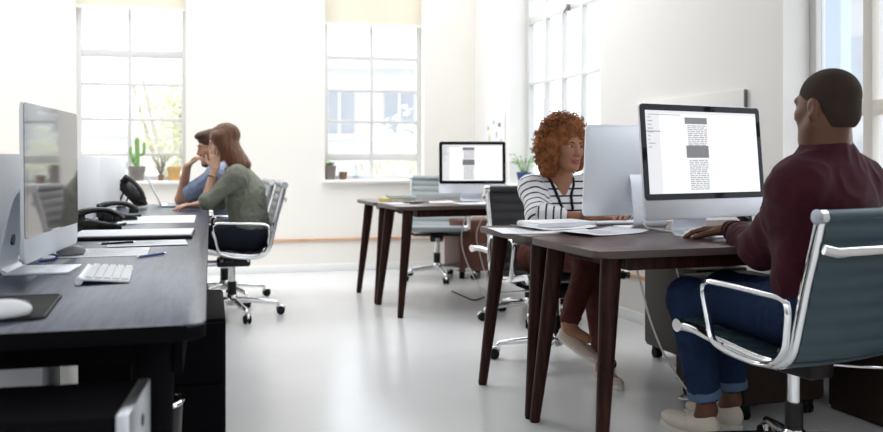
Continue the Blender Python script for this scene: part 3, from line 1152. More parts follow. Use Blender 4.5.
def leaf(bm, base, d, L, wd, bend=0.3, n=5):
    d = Vector(d).normalized()
    s = d.cross(Vector((0, 0, 1)))
    s = s.normalized() if s.length > 1e-3 else Vector((1, 0, 0))
    prev = None
    p = Vector(base)
    for k in range(n + 1):
        u = k / n
        ww = wd * (math.sin(PI * min(1, u * 0.93 + 0.07)) ** 0.8)
        q = p + d * L * u - Vector((0, 0, bend * L * u * u))
        a, b, c = bm.verts.new(q - s * ww), bm.verts.new(q - Vector((0, 0, ww * 0.25))), bm.verts.new(q + s * ww)
        if prev:
            bm.faces.new((prev[0], prev[1], b, a))
            bm.faces.new((prev[1], prev[2], c, b))
        prev = (a, b, c)


def on_wall(op_d, d, px, z, out, off):
    """point on a sill: the ray of column px meets the wall line shifted outward by off"""
    k = (px - CX) / F
    o = corner + out * off
    # o + d*s : x = k*y
    s = (k * o.y - o.x) / (d.x - k * d.y)
    q = o + d * s
    return Vector((q.x, q.y, z))


SZ = 0.864
q = on_wall(None, -bd, 137, SZ, bo, 0.045)
t = thing('potted_cactus', 'tall branching cactus in a grey pot on the left window sill', 'cactus', q, 0)
pot(t, M['greypot'], 0.055, 0.075, 0.13)
bm = B()
tube(bm, curve([(0, 0, 0.10), (0.004, 0, 0.2), (0, 0, 0.34), (0.002, 0, 0.39)], 5), [0.022] * 13 + [0.020, 0.014, 0.006], 10)
obj('stem', bm, M['cactus'], t)
for s, z0, hh in ((-1, 0.2, 0.11), (1, 0.23, 0.12), (-0.7, 0.15, 0.08)):
    bm = B()
    tube(bm, curve([(s * 0.01, 0, z0), (s * 0.05, 0.01, z0 + 0.01), (s * 0.062, 0.01, z0 + 0.05), (s * 0.06, 0.01, z0 + hh)], 5), [0.014] * 14 + [0.010, 0.005], 8)
    obj('branch', bm, M['cactus'], t)
bm = B()
for a in np.linspace(0, 2 * PI, 9)[:-1]:
    for z in np.linspace(0.12, 0.37, 14):
        tube(bm, [(0.020 * math.cos(a), 0.020 * math.sin(a), z), (0.028 * math.cos(a), 0.028 * math.sin(a), z + 0.004)], [0.0015, 0.0004], 3)
obj('spines', bm, M['palegreen'], t)

q = on_wall(None, -bd, 174, SZ, bo, 0.06)
t = thing('ochre_pot', 'small ochre pot on the left window sill near the bearded man', 'pot', q, 0)
pot(t, M['goldpot'], 0.045, 0.062, 0.125)
q = on_wall(None, -bd, 161, SZ, bo, 0.07)
t = thing('wire_plant', 'thin bare twiggy plant in a tiny pot between the cactus and the ochre pot', 'plant', q, 0)
pot(t, M['brownpot'], 0.02, 0.026, 0.05)
bm = B()
rr = random.Random(3)
for k in range(26):
    a, l = rr.random() * 2 * PI, 0.06 + 0.14 * rr.random()
    tube(bm, curve([(0, 0, 0.04), (0.03 * math.cos(a), 0.03 * math.sin(a), 0.04 + l * 0.6), (0.11 * math.cos(a) * rr.random(), 0.1 * math.sin(a), 0.05 + l)], 3), 0.0022, 4)
obj('twigs', bm, M['greypot'], t)

q = on_wall(None, -bd, 330, SZ, bo, 0.05)
t = thing('potted_succulent', 'leafy succulent in the larger grey pot, leftmost on the middle window sill', 'plant', q, 0)
pot(t, M['greypot'], 0.042, 0.06, 0.135)
for k in range(16):
    bm = B()
    a = k * 2.4
    leaf(bm, (0.01 * math.cos(a), 0.01 * math.sin(a), 0.125), (math.cos(a), math.sin(a), 1.0 + 0.5 * rr.random()), 0.07 + 0.03 * rr.random(), 0.018)
    obj('leaf', bm, M['palegreen'], t, 80)
q = on_wall(None, -bd, 343, SZ, bo, 0.05)
t = thing('potted_succulent', 'small succulent in a brown pot on the middle window sill, right of the grey pot', 'plant', q, 0)
pot(t, M['brownpot'], 0.03, 0.042, 0.07)
for k in range(12):
    bm = B()
    a = k * 2.4
    leaf(bm, (0.01 * math.cos(a), 0.01 * math.sin(a), 0.062), (math.cos(a), math.sin(a), 0.7), 0.045, 0.012)
    obj('leaf', bm, M['brownpot'], t, 80)
q = on_wall(None, -bd, 356, SZ, bo, 0.08)
t = thing('glass_jar', 'clear glass jar with a green sprig on the middle window sill', 'jar', q, 0)
bm = B()
lathe(bm, [(0.03, 0), (0.032, 0.004), (0.032, 0.10), (0.026, 0.11), (0.026, 0.125), (0.023, 0.125), (0.023, 0.108), (0.028, 0.098), (0.028, 0.006)], seg=20)
obj('jar', bm, M['glass'], t)
bm = B()
tube(bm, curve([(0, 0, 0.01), (0.005, 0, 0.1), (-0.02, 0, 0.16)], 4), 0.002, 5)
for k in range(6):
    leaf(bm, (-0.003 * k, 0, 0.1 + 0.01 * k), (math.cos(k * 2.4), math.sin(k * 2.4), 0.6), 0.035, 0.009)
obj('sprig', bm, M['palegreen'], t, 80)

q = on_wall(None, rd, 524, 0.845, ro, 0.05)
t = thing('potted_plant', 'leafy green plant in a dark blue pot on the right window sill by the woman', 'plant', q, 0)
pot(t, M['bluepot'], 0.045, 0.066, 0.10)
for k in range(24):
    bm = B()
    a = k * 2.4
    tilt = 0.9 + 2.2 * rr.random()
    L = 0.10 + 0.09 * rr.random()
    d = Vector((math.cos(a), math.sin(a), tilt)).normalized()
    b0 = Vector((0.015 * math.cos(a), 0.015 * math.sin(a), 0.09))
    st_ = b0 + d * L
    tube(bm, [b0, st_], 0.002, 5)
    leaf(bm, st_ - d * 0.015, (math.cos(a), math.sin(a), 0.6), 0.07, 0.02, 0.5)
    obj('leaf', bm, M['green'], t, 80)

# poster near the corner
ang_r = math.atan2(rd.y, rd.x)
q = on_wall(None, rd, 495, 0, ro, -0.002)
t = thing('wall_poster', 'white paper poster with small coloured drawings on the wall behind the small monitor', 'poster', (q.x, q.y, 1.30), ang_r)
bm = B()
box(bm, (0, -0.002, 0.0), (0.50, 0.003, 0.36), bevel=0.0)
obj('sheet', bm, M['paper'], t)
for x, z, m, rx, rz in ((-0.13, -0.06, 'yellow', 0.02, 0.05), (-0.16, 0.05, 'goldpot', 0.022, 0.02), (0.12, 0.07, 'greyplastic', 0.035, 0.02), (0.05, -0.02, 'teal', 0.012, 0.03), (0.16, -0.08, 'goldpot', 0.02, 0.025), (-0.02, 0.10, 'palegreen', 0.02, 0.02)):
    bm = B()
    ell(bm, (x, -0.0045, z), (rx, 0.001, rz))
    obj('drawing', bm, M[m], t)
# frameless board
a_ = on_wall(None, rd, 747, 0, ro, -0.0)
b_ = on_wall(None, rd, 640, 0, ro, -0.0)
L = (a_ - b_).length
t = thing('wall_board', 'pale frameless writing board on the right wall behind the large computer', 'board', (*((a_ + b_) / 2).xy, 0), ang_r)
bm = B()
box(bm, (0, -0.012, 1.16), (L, 0.016, 0.52), bevel=0.003)
obj('panel', bm, M['wall'], t)
bm = B()
box(bm, (L / 2 + 0.003, -0.012, 1.16), (0.006, 0.018, 0.52), bevel=0.001)
obj('edge_strip', bm, M['greyplastic'], t)

# back table: books, papers
def book(label, loc, a, w, h, th, m, group=None):
    t = thing('book', label, 'book', loc, a, group)
    bm = B()
    box(bm, (0, 0, 0.0015), (w, h, 0.003))
    box(bm, (0, 0, th - 0.0015), (w, h, 0.003))
    box(bm, (-w / 2 + 0.0015, 0, th / 2), (0.003, h, th))
    obj('cover', bm, m, t)
    bm = B()
    box(bm, (0.0, 0, th / 2), (w - 0.010, h - 0.010, th - 0.007))
    obj('pages', bm, M['paper'], t)
    return t


BK = 'books on the back table'
e = A2 + U2 * 0.22 - V2 * 0.42 + Vector((0, 0, TZ))
book('yellow book at the left end of the back table, bottom of two', e, PH2 + 0.15, 0.24, 0.17, 0.024, M['yellow'], BK)
book('grey-green book lying on top of the yellow book on the back table', e + Vector((0.03, 0.0, 0.0245)), PH2 - 0.1, 0.21, 0.15, 0.02, M['teal'], BK)
BP = 'papers on the back table'
for k, (du, dv, a, lb) in enumerate(((0.16, -0.75, 0.2, 'white sheet at the near left corner of the back table'), (0.42, -0.66, -0.1, 'white sheet on the back table right of the yellow book'),
                                     (0.62, -0.95, 0.05, 'white sheet on the near edge of the back table, left of the monitor'))):
    c = A2 + U2 * du + V2 * dv
    sheet(lb, (c.x, c.y, TZ + 0.0005), PH2 + a, 0.30, 0.21, group=BP, lines=12, seed=10 + k, curl=0.004)
c = A2 + U2 * 0.25 - V2 * 0.78
t = thing('notebook', 'thin dark notebook among the papers at the left end of the back table', 'notebook', (c.x, c.y, TZ + 0.0035), PH2 + 0.5)
bm = B()
box(bm, (0, 0, 0.005), (0.16, 0.11, 0.009), bevel=0.002)
obj('cover', bm, M['plastic'], t)
bm = B()
box(bm, (0.003, 0, 0.005), (0.158, 0.106, 0.006))
obj('pages', bm, M['paper'], t)
c = A2 + U2 * 0.98 - V2 * 0.66
keyboard('slim white keyboard on the back table in front of the small monitor', (c.x + 0.02, c.y - 0.15, TZ), PH2 - 0.25)

# woman's end of the front tables
WP = 'papers at the left end of the woman\'s table'
for k, (du, dv, dz, a, w, h, lb) in enumerate((
        (0.18, -0.33, 0.0005, -0.15, 0.42, 0.30, 'bottom white sheet of the pile at the left end of the woman\'s table'),
        (0.36, -0.52, 0.0025, 0.25, 0.34, 0.24, 'white sheet of the woman\'s pile reaching towards the nearest table'),
        (0.28, -0.24, 0.0045, 0.1, 0.32, 0.23, 'printed sheet on top of the white pile on the woman\'s table'))):
    c = A1 + U1 * du + V1 * dv
    sheet(lb, (c.x, c.y, TZ + dz), PHI + a, w, h, group=WP, lines=14, seed=20 + k, curl=0.010 if k else 0.002)
c = A1 + U1 * 0.33 - V1 * 0.16
t = thing('paper_stack', 'thick ream of white paper beside the woman\'s forearm', 'papers', (c.x, c.y, TZ + 0.006), PHI + 0.05)
bm = B()
box(bm, (0, 0, 0.008), (0.30, 0.21, 0.016), bevel=0.001)
obj('lower_sheets', bm, M['paper'], t)
bm = B()
box(bm, (0.006, 0.003, 0.019), (0.297, 0.208, 0.005), rz=0.05, bevel=0.001)
obj('upper_sheets', bm, M['paper'], t)
c = A1 + U1 * 0.43 - V1 * 0.26
pen('dark pen resting on the woman\'s papers', (c.x - 0.10, c.y - 0.01), (c.x + 0.05, c.y + 0.06), TZ + 0.0155, M['plastic'], None)


# ------------------------------------------------------------------ cables
def cable(label, pts, r, m, name='cable', group='loose cables'):
    return tag(obj(name, tube(B(), curve(pts, 8), r, 8), m), label, 'cable', group)


c0 = A1 + U1 * 0.69 - V1 * 0.58
cable('white cable hanging from the middle of the near table down to the floor', [(0.72, 3.22, 0.715), at(642, 290, 3.25), at(652, 325, 3.3), at(668, 362, 3.4), at(690, 396, 3.42), (1.05, 3.75, 0.006), (1.25, 3.95, 0.006)], 0.004, M['cream'])
cable('grey cable looping under the table before the speckled pedestal', [(0.95, 3.52, 0.715), at(678, 275, 3.55), at(686, 300, 3.6), at(691, 340, 3.7), (1.12, 3.8, 0.2), (1.18, 3.9, 0.006)], 0.004, M['cream'])
cable('thin white cable curving out of the back of the silver computer', [(0.835, 3.845, 0.86), (0.85, 3.80, 0.845), (0.88, 3.77, 0.80), (0.90, 3.75, 0.757), (0.95, 3.70, 0.746), (0.985, 3.60, 0.746)], 0.0035, M['cream'])
cable('white cable dropping from the back table beside the reddish pedestal', [(0.20, 6.26, 0.715), (0.155, 6.6, 0.45), (0.20, 6.55, 0.25), (0.30, 6.3, 0.08), (0.38, 6.1, 0.006), (0.5, 6.1, 0.006)], 0.0045, M['cream'])
cable('second white cable hanging close to the corner behind the dark grey chair', [(0.36, 6.32, 0.715), (0.27, 6.5, 0.5), (0.30, 6.45, 0.3), (0.36, 6.3, 0.10), (0.42, 6.2, 0.006)], 0.004, M['cream'])
cable('dark cable lying on the floor beside the empty dark grey chair', [on(452, 291, 0.006), on(463, 296, 0.006), on(474, 300, 0.006), on(484, 297, 0.006), on(496, 291, 0.006)], 0.006, M['plastic'])

# ------------------------------------------------------------------ outside
bm = B()
prism(bm, [(-30, 9.2), (0.9, 9.2), (3.6, 1.0), (40, 1.0), (40, 45), (-30, 45)], -3.2, -3.0)
struct(obj('ground', bm, M['ground']))


def house(label, loc, a, w, d, h, m, nx, nz, ww=1.0, wh=1.4, z0=-3.0):
    t = thing('building', label, 'building', (loc[0], loc[1], z0), a)
    bm = B()
    box(bm, (0, 0, h / 2), (w, d, h))
    obj('wall', bm, m, t)
    bm = B()
    box(bm, (0, 0, h + 0.15), (w + 0.4, d + 0.4, 0.3), bevel=0.05)
    obj('roof_edge', bm, M['facade'], t)
    for i in range(nx):
        for k in range(nz):
            x = -w / 2 + w * (i + 0.5) / nx
            z = h * (k + 0.5) / nz
            bm = B()
            box(bm, (x, -d / 2 - 0.02, z), (ww, 0.08, wh))
            wn = obj('window', bm, M['facadedark'], t)
            bm = B()
            box(bm, (x, -d / 2 - 0.08, z - wh / 2 - 0.06), (ww + 0.2, 0.2, 0.1))
            box(bm, (x, -d / 2 - 0.07, z), (0.06, 0.06, wh))
            obj('sill', bm, M['facade'], wn)
    return t


house('pale tower block with rows of windows outside, seen over the man\'s head', (12.6, 22.5, 0), -0.5, 8.0, 5, 18, M['towerface'], 5, 7, 0.75, 1.3)
house('pale blue building nearest the right window, left of the tower block', (5.95, 16.2, 0), -0.5, 3.2, 3, 14, M['facadeblue'], 2, 4, 0.5, 1.2)
house('low white house beyond the left window behind the trees', (-8.6, 21.0, 0), 0.25, 7.5, 4, 4.6, M['facade'], 4, 2, 0.8, 1.1)
house('white house with a row of windows beyond the middle window', (-1.9, 22.0, 0), 0.1, 5.6, 4, 6.2, M['facade'], 4, 3, 0.7, 1.0)


def tree(label, loc, h, r, seed, n=420):
    rr = random.Random(seed)
    t = thing('tree', label, 'tree', loc, 0, 'trees outside the windows')
    bm = B()
    tube(bm, curve([(0, 0, 0), (0.08, 0, h * 0.4), (0, 0.05, h * 0.75)], 5), [0.16 - 0.008 * k for k in range(11)], 10)
    for k in range(6):
        a = k * 1.05
        tube(bm, curve([(0.03, 0, h * 0.45), (0.4 * r * math.cos(a), 0.4 * r * math.sin(a), h * 0.62), (0.7 * r * math.cos(a), 0.7 * r * math.sin(a), h * 0.8)], 4), 0.035, 6)
    obj('trunk', bm, M['bark'], t)
    bm = B()
    for k in range(n):
        v = Vector((rr.gauss(0, 1), rr.gauss(0, 1), rr.gauss(0, 1))).normalized() * (rr.random() ** 0.4)
        lump = 0.75 + 0.35 * noise.noise(v * 2.3 + Vector((seed, 0, 0)))
        c = Vector((v.x * r * lump, v.y * r * lump, h * 0.72 + v.z * h * 0.3 * lump))
        for q in range(3):
            leaf(bm, c + Vector((rr.uniform(-.1, .1), rr.uniform(-.1, .1), rr.uniform(-.1, .1))), (rr.uniform(-1, 1), rr.uniform(-1, 1), rr.uniform(-0.4, 0.8)), 0.20, 0.06, 0.3, 2)
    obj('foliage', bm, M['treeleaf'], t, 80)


tree('bushy tree outside the left window, at its left edge', (-5.3, 12.6, -3), 4.6, 0.9, 3)
tree('tall leafy tree outside the left window, at its right side', (-4.2, 13.8, -3), 6.6, 1.15, 5)
tree('small tree outside the middle window', (-0.85, 15.5, -3), 5.0, 0.9, 8, 260)
# ------------------------------------------------------------------ people: smooth signed-distance bodies
class Field:
    def __init__(s):
        s.p = []

    def cone(s, a, b, ra, rb, k=0.02, sub=False, flat=None):
        a, b = np.array(a, float), np.array(b, float)
        s.p.append(('c', a, b, ra, rb, k, sub, flat))
        return s

    def ell(s, c, r, R=None, k=0.02, sub=False):
        c, r = np.array(c, float), np.array(r, float)
        R = np.eye(3) if R is None else np.array(R, float)
        s.p.append(('e', c, r, R, None, k, sub, None))
        return s

    def build(s, vox, name, m, parent, disp=None, attr=None, smooth=1):
        lo, hi = np.full(3, 1e9), np.full(3, -1e9)
        bb = []
        for q in s.p:
            if q[0] == 'c':
                mx = max(q[3], q[4])
                l, h = np.minimum(q[1], q[2]) - mx, np.maximum(q[1], q[2]) + mx
            else:
                ext = np.sqrt(((q[3] * q[2][None, :]) ** 2).sum(axis=1))
                l, h = q[1] - ext, q[1] + ext
            bb.append((l, h))
            if not q[6]:
                lo, hi = np.minimum(lo, l), np.maximum(hi, h)
        kx = max(q[5] for q in s.p if not q[6])
        lo -= 4 * vox + kx * 0.5
        hi += 4 * vox + kx * 0.5
        n = np.ceil((hi - lo) / vox).astype(int) + 1
        D = np.full(n, 0.5, np.float32)
        for q, (l, h) in zip(s.p, bb):
            mrg = q[5] + 3 * vox
            i0 = np.clip(np.floor((l - mrg - lo) / vox).astype(int), 0, n - 1)
            i1 = np.clip(np.ceil((h + mrg - lo) / vox).astype(int) + 1, 1, n)
            ax = [lo[k] + vox * np.arange(i0[k], i1[k]) for k in range(3)]
            X, Y, Z = np.meshgrid(*ax, indexing='ij')
            if q[0] == 'c':
                a, b, ra, rb, k, sub, flat = q[1:]
                ba = b - a
                L2 = max(1e-9, ba.dot(ba))
                px, py, pz = X - a[0], Y - a[1], Z - a[2]
                t = np.clip((px * ba[0] + py * ba[1] + pz * ba[2]) / L2, 0, 1)
                dx, dy, dz = px - t * ba[0], py - t * ba[1], pz - t * ba[2]
                if flat is not None:
                    nv, f = np.array(flat[0], float), flat[1]
                    c = (dx * nv[0] + dy * nv[1] + dz * nv[2]) * (1 / f - 1)
                    dx, dy, dz = dx + nv[0] * c, dy + nv[1] * c, dz + nv[2] * c
                d = np.sqrt(dx * dx + dy * dy + dz * dz) - (ra + (rb - ra) * t)
                if flat is not None:
                    d = d * min(1, (1 + flat[1]) / 2)
            else:
                c, r, R, _, k, sub, _ = q[1:]
                px, py, pz = X - c[0], Y - c[1], Z - c[2]
                l0 = [px * R[0, j] + py * R[1, j] + pz * R[2, j] for j in range(3)]
                k0 = np.sqrt(sum((l0[j] / r[j]) ** 2 for j in range(3)))
                k1 = np.sqrt(sum((l0[j] / r[j] ** 2) ** 2 for j in range(3))) + 1e-9
                d = k0 * (k0 - 1) / k1
            sl = tuple(slice(i0[k2], i1[k2]) for k2 in range(3))
            E = D[sl]
            if sub:
                hh = np.maximum(k - np.abs(E + d), 0) / max(k, 1e-6)
                D[sl] = np.maximum(E, -d) + hh * hh * k * 0.25
            else:
                hh = np.maximum(k - np.abs(E - d), 0) / max(k, 1e-6)
                D[sl] = np.minimum(E, d) - hh * hh * k * 0.25
        V, Fc = surface_nets(D)
        V = V * vox + lo
        me = bpy.data.meshes.new(name)
        me.from_pydata(V.tolist(), [], Fc.tolist())
        me.update()
        if smooth:
            bm = bmesh.new()
            bm.from_mesh(me)
            for _ in range(smooth):
                bmesh.ops.smooth_vert(bm, verts=bm.verts, factor=0.5, use_axis_x=True, use_axis_y=True, use_axis_z=True)
            bmesh.ops.recalc_face_normals(bm, faces=bm.faces)
            bm.to_mesh(me)
            bm.free()
        if disp:
            nr = [v.normal.copy() for v in me.vertices]
            for v, q in zip(me.vertices, nr):
                v.co += q * disp(v.co)
        if attr:
            at_ = me.attributes.new('cloth_coord', 'FLOAT', 'POINT')
            at_.data.foreach_set('value', [attr(v.co) for v in me.vertices])
        off = parent.location
        for v in me.vertices:
            v.co -= off
        me.polygons.foreach_set('use_smooth', [True] * len(me.polygons))
        me.materials.append(m)
        o = bpy.data.objects.new(name, me)
        C.objects.link(o)
        o.parent = parent
        return o


def surface_nets(D):
    ins = D < 0
    c8 = [(i, j, k) for i in (0, 1) for j in (0, 1) for k in (0, 1)]
    nx, ny, nz = D.shape
    cnt = np.zeros((nx - 1, ny - 1, nz - 1), np.uint8)
    for i, j, k in c8:
        cnt += ins[i:nx - 1 + i, j:ny - 1 + j, k:nz - 1 + k]
    act = np.argwhere((cnt > 0) & (cnt < 8))
    idx = np.full(cnt.shape, -1, np.int64)
    idx[act[:, 0], act[:, 1], act[:, 2]] = np.arange(len(act))
    vals = {c: D[act[:, 0] + c[0], act[:, 1] + c[1], act[:, 2] + c[2]] for c in c8}
    P = np.zeros((len(act), 3))
    W = np.zeros(len(act))
    for a in c8:
        for ax in range(3):
            if a[ax] == 0:
                b = list(a)
                b[ax] = 1
                b = tuple(b)
                va, vb = vals[a], vals[b]
                cr = (va < 0) != (vb < 0)
                t = np.where(cr, va / np.where(cr, va - vb, 1), 0)
                q = np.array(a, float)[None, :] + t[:, None] * (np.array(b, float) - np.array(a, float))[None, :]
                P += q * cr[:, None]
                W += cr
    V = act + P / W[:, None]
    faces = []
    for ax in range(3):
        s0 = [slice(None)] * 3
        s1 = [slice(None)] * 3
        s0[ax] = slice(0, -1)
        s1[ax] = slice(1, None)
        A, Bv = ins[tuple(s0)], ins[tuple(s1)]
        e = np.argwhere(A != Bv)
        u, v = [q for q in range(3) if q != ax]
        e = e[(e[:, u] > 0) & (e[:, v] > 0) & (e[:, u] < D.shape[u] - 1) & (e[:, v] < D.shape[v] - 1)]
        fl = A[e[:, 0], e[:, 1], e[:, 2]]
        q = []
        for du, dv in ((-1, -1), (0, -1), (0, 0), (-1, 0)):
            g = e.copy()
            g[:, u] += du
            g[:, v] += dv
            q.append(idx[g[:, 0], g[:, 1], g[:, 2]])
        f = np.stack(q, 1)
        flip = fl if ax != 1 else ~fl
        f[~flip] = f[~flip][:, ::-1]
        faces.append(f[(f >= 0).all(1)])
    return V, np.concatenate(faces)


def v3(*a):
    return Vector(a)


def frame(yaw_dir, pitch=0.0, roll=0.0):
    """columns: right, forward, up. yaw_dir: horizontal heading; pitch up positive (radians)"""
    f = Vector((yaw_dir[0], yaw_dir[1], 0)).normalized()
    r = Vector((f.y, -f.x, 0))
    u = Vector((0, 0, 1))
    f2 = f * math.cos(pitch) + u * math.sin(pitch)
    u2 = u * math.cos(pitch) - f * math.sin(pitch)
    r2 = r * math.cos(roll) + u2 * math.sin(roll)
    u3 = u2 * math.cos(roll) - r * math.sin(roll)
    return Matrix(((r2.x, f2.x, u3.x), (r2.y, f2.y, u3.y), (r2.z, f2.z, u3.z)))


def head(S, c, Fm, neck, s=1.0, female=False):
    P = lambda x, y, z: tuple(c + Fm @ (Vector((x, y, z)) * s))
    R = np.array(Fm)
    e = lambda x, y, z, a, b, d, k=0.015, sub=False: S.ell(P(x, y, z), (a * s, b * s, d * s), R, k, sub)
    e(0, -0.018, 0.030, 0.074, 0.097, 0.084, 0.02)
    e(0, 0.012, -0.01, 0.066, 0.075, 0.095, 0.02)
    e(0, 0.045, -0.045, 0.050, 0.048, 0.062, 0.02)
    jw = 0.048 if female else 0.054
    for sx in (-1, 1):
        S.cone(P(sx * jw, -0.002, -0.055), P(sx * 0.018, 0.062, -0.102), 0.020 * s, 0.018 * s, 0.03)
        e(sx * 0.036, 0.058, -0.022, 0.024, 0.026, 0.024, 0.02)
    e(0, 0.074, -0.104, 0.019, 0.017, 0.016, 0.02)
    S.cone(P(-0.034, 0.076, 0.024), P(0.034, 0.076, 0.024), 0.013 * s, 0.013 * s, 0.015)
    for sx in (-1, 1):
        e(sx * 0.031, 0.098, 0.007, 0.017, 0.014, 0.010, 0.012, True)
    S.cone(P(0, 0.090, 0.012), P(0, 0.107, -0.026), 0.008 * s, (0.011 if female else 0.013) * s, 0.012)
    for sx in (-1, 1):
        e(sx * 0.012, 0.099, -0.032, 0.0085, 0.010, 0.008, 0.008)
    e(0, 0.090, -0.058, 0.024, 0.012, 0.007, 0.006)
    e(0, 0.088, -0.070, 0.021, 0.012, 0.008, 0.006)
    for sx in (-1, 1):
        e(sx * 0.074, -0.012, -0.012, 0.009, 0.020, 0.033, 0.008)
        e(sx * 0.078, -0.006, -0.034, 0.008, 0.010, 0.012, 0.008)
        e(sx * 0.084, -0.006, -0.006, 0.005, 0.010, 0.018, 0.005, True)
    nr = 0.044 if female else 0.052
    S.cone(P(0, -0.028, -0.045), tuple(neck), nr * s, nr * 1.08 * s, 0.03)


def face_parts(parent, c, Fm, s, lipm, browm, female=False, shut=False):
    off = parent.location
    T = Matrix.Translation(c - off) @ Fm.to_4x4() @ Matrix.Scale(s, 4)
    for sx in (-1, 1):
        bm = B()
        ell(bm, (sx * 0.031, 0.0765, 0.007), (0.0120, 0.0115, 0.0068), T)
        eb = obj('eye', bm, EYE, parent, 80)
        bm = B()
        ell(bm, (sx * 0.031, 0.0868, 0.007), (0.0060, 0.0020, 0.0060), T)
        obj('iris', bm, IRIS, eb, 80)
        bm = B()
        tube(bm, [(sx * 0.014, 0.0905, 0.024), (sx * 0.030, 0.090, 0.030), (sx * 0.047, 0.078, 0.024)], [0.0035, 0.004, 0.002], 6, Mx=T, sx=0.9)
        obj('eyebrow', bm, browm, parent, 80)
    bm = B()
    tube(bm, curve([(-0.024, 0.088, -0.063), (-0.012, 0.1005, -0.058), (0, 0.1015, -0.060), (0.012, 0.1005, -0.058), (0.024, 0.088, -0.063)], 4), [0.001] + [0.0045] * 15 + [0.001], 7, Mx=T)
    tube(bm, curve([(-0.022, 0.088, -0.065), (-0.010, 0.0985, -0.070), (0.010, 0.0985, -0.070), (0.022, 0.088, -0.065)], 5), [0.001] + [0.0052] * 14 + [0.001], 7, Mx=T)
    obj('lips', bm, lipm, parent, 80)


def hand(S, wr, d, n, side, curl=(0.25, 0.35, 0.3), spread=0.10, s=1.0, thumb=0.5, curls=None):
    """wr wrist, d towards the fingers, n out of the palm; side +1 puts the thumb on d x n side"""
    d = Vector(d).normalized()
    n = Vector(n)
    n = (n - d * n.dot(d)).normalized()
    t = d.cross(n) * side
    kn = []
    for i, (o, l, r) in enumerate(((0.030, 0.085, 0.0095), (0.010, 0.090, 0.0098), (-0.011, 0.086, 0.0095), (-0.030, 0.078, 0.0085))):
        k = wr + d * l * s + t * o * s - n * 0.004 * s
        S.cone(tuple(wr + t * o * 0.55 * s + d * 0.008), tuple(k), 0.0145 * s, 0.0115 * s, 0.014)
        kn.append((k, o, r))
    for i, (k, o, r) in enumerate(kn):
        L = ((0.044, 0.026, 0.021), (0.048, 0.030, 0.023), (0.045, 0.028, 0.022), (0.036, 0.021, 0.019))[i]
        dd = (d + t * (o / 0.03) * spread).normalized()
        ax = t
        p = k
        cc = (curls[i] if curls else curl)
        ang = 0
        for j in range(3):
            ang += cc[j]
            q = dd * math.cos(ang) + n * math.sin(ang)
            e = p + q * L[j] * s
            S.cone(tuple(p), tuple(e), r * s * (1 - 0.08 * j), r * s * (0.94 - 0.1 * j), 0.004)
            p = e
    b = wr + d * 0.022 * s + t * 0.022 * s + n * 0.004
    m1 = b + (d * 0.7 + t * 0.75 + n * 0.25 * thumb).normalized() * 0.042 * s
    m2 = m1 + (d * 0.95 + t * 0.30 + n * 0.4 * thumb).normalized() * 0.032 * s
    m3 = m2 + (d + t * 0.02 + n * 0.45 * thumb).normalized() * 0.025 * s
    S.cone(tuple(b), tuple(m1), 0.0155 * s, 0.0115 * s, 0.012)
    S.cone(tuple(m1), tuple(m2), 0.0112 * s, 0.0102 * s, 0.004)
    S.cone(tuple(m2), tuple(m3), 0.0102 * s, 0.0085 * s, 0.004)


def limb(S, pts, rs, k=0.02):
    for (a, b), (ra, rb) in zip(zip(pts, pts[1:]), zip(rs, rs[1:])):
        S.cone(tuple(a), tuple(b), ra, rb, k)


def wrinkle(amp, f, seed, zs=1.0):
    o = Vector((seed * 3.1, seed * 1.7, seed))

    def g(p):
        q = Vector((p.x * f, p.y * f, p.z * f * zs)) + o
        a = noise.noise(q)
        b = 1 - abs(noise.noise(q * 1.7 + o)) * 2.2
        return amp * (0.55 * a + 0.6 * (b - 0.5))
    return g


def shoe(parent, heel, toe, m, solem, w=0.045, h=0.07, name='shoe'):
    heel, toe = Vector(heel), Vector(toe)
    d = (toe - heel).normalized()
    up = Vector((0, 0, 1))
    up = (up - d * up.dot(d)).normalized()
    S = Field()
    R = np.array(Matrix((d.cross(up), d, up)).transposed())
    L = (toe - heel).length
    S.ell(tuple(heel + d * L * 0.22 + up * h * 0.5), (w * 0.78, L * 0.25, h * 0.62), R, 0.02)
    S.ell(tuple(heel + d * L * 0.62 + up * h * 0.30), (w, L * 0.40, h * 0.42), R, 0.03)
    S.cone(tuple(heel + d * L * 0.18 + up * h * 0.4), tuple(heel + d * L * 0.72 + up * h * 0.25), w * 0.66, w * 0.6, 0.03, flat=(tuple(up), 0.6))
    o = S.build(0.005, name, m, parent)
    bm = B()
    Mx = Matrix.Translation(heel - parent.location) @ Matrix((d.cross(up), d, up)).transposed().to_4x4()
    poly = []
    for k in range(28):
        t = 2 * PI * k / 28
        y = L * 0.5 + L * 0.53 * math.cos(t)
        x = w * 0.98 * math.sin(t) * (0.82 + 0.18 * math.cos(t - 0.3)) * (abs(math.sin(t)) ** -0.25 if abs(math.sin(t)) > 0.05 else 1)
        poly.append((x, y))
    prism(bm, poly, -0.012, 0.012, Mx=Mx, bevel=0.003)
    obj('sole', bm, solem, o)
    return o


EYE = mat('eye_white', (0.50, 0.47, 0.45), 0.2, var=0.02)
IRIS = mat('iris_brown', (0.05, 0.025, 0.015), 0.15, var=0.1)


def skin(name, col):
    m = mat(name, col, 0.48, var=0.10, scale=30, bump=0.03, bscale=300, spec=0.35)
    b = m.node_tree.nodes['Principled BSDF']
    b.inputs['Subsurface Weight'].default_value = 0.12
    b.inputs['Subsurface Radius'].default_value = (0.012, 0.006, 0.004)
    b.inputs['Subsurface Scale'].default_value = 0.4
    return m


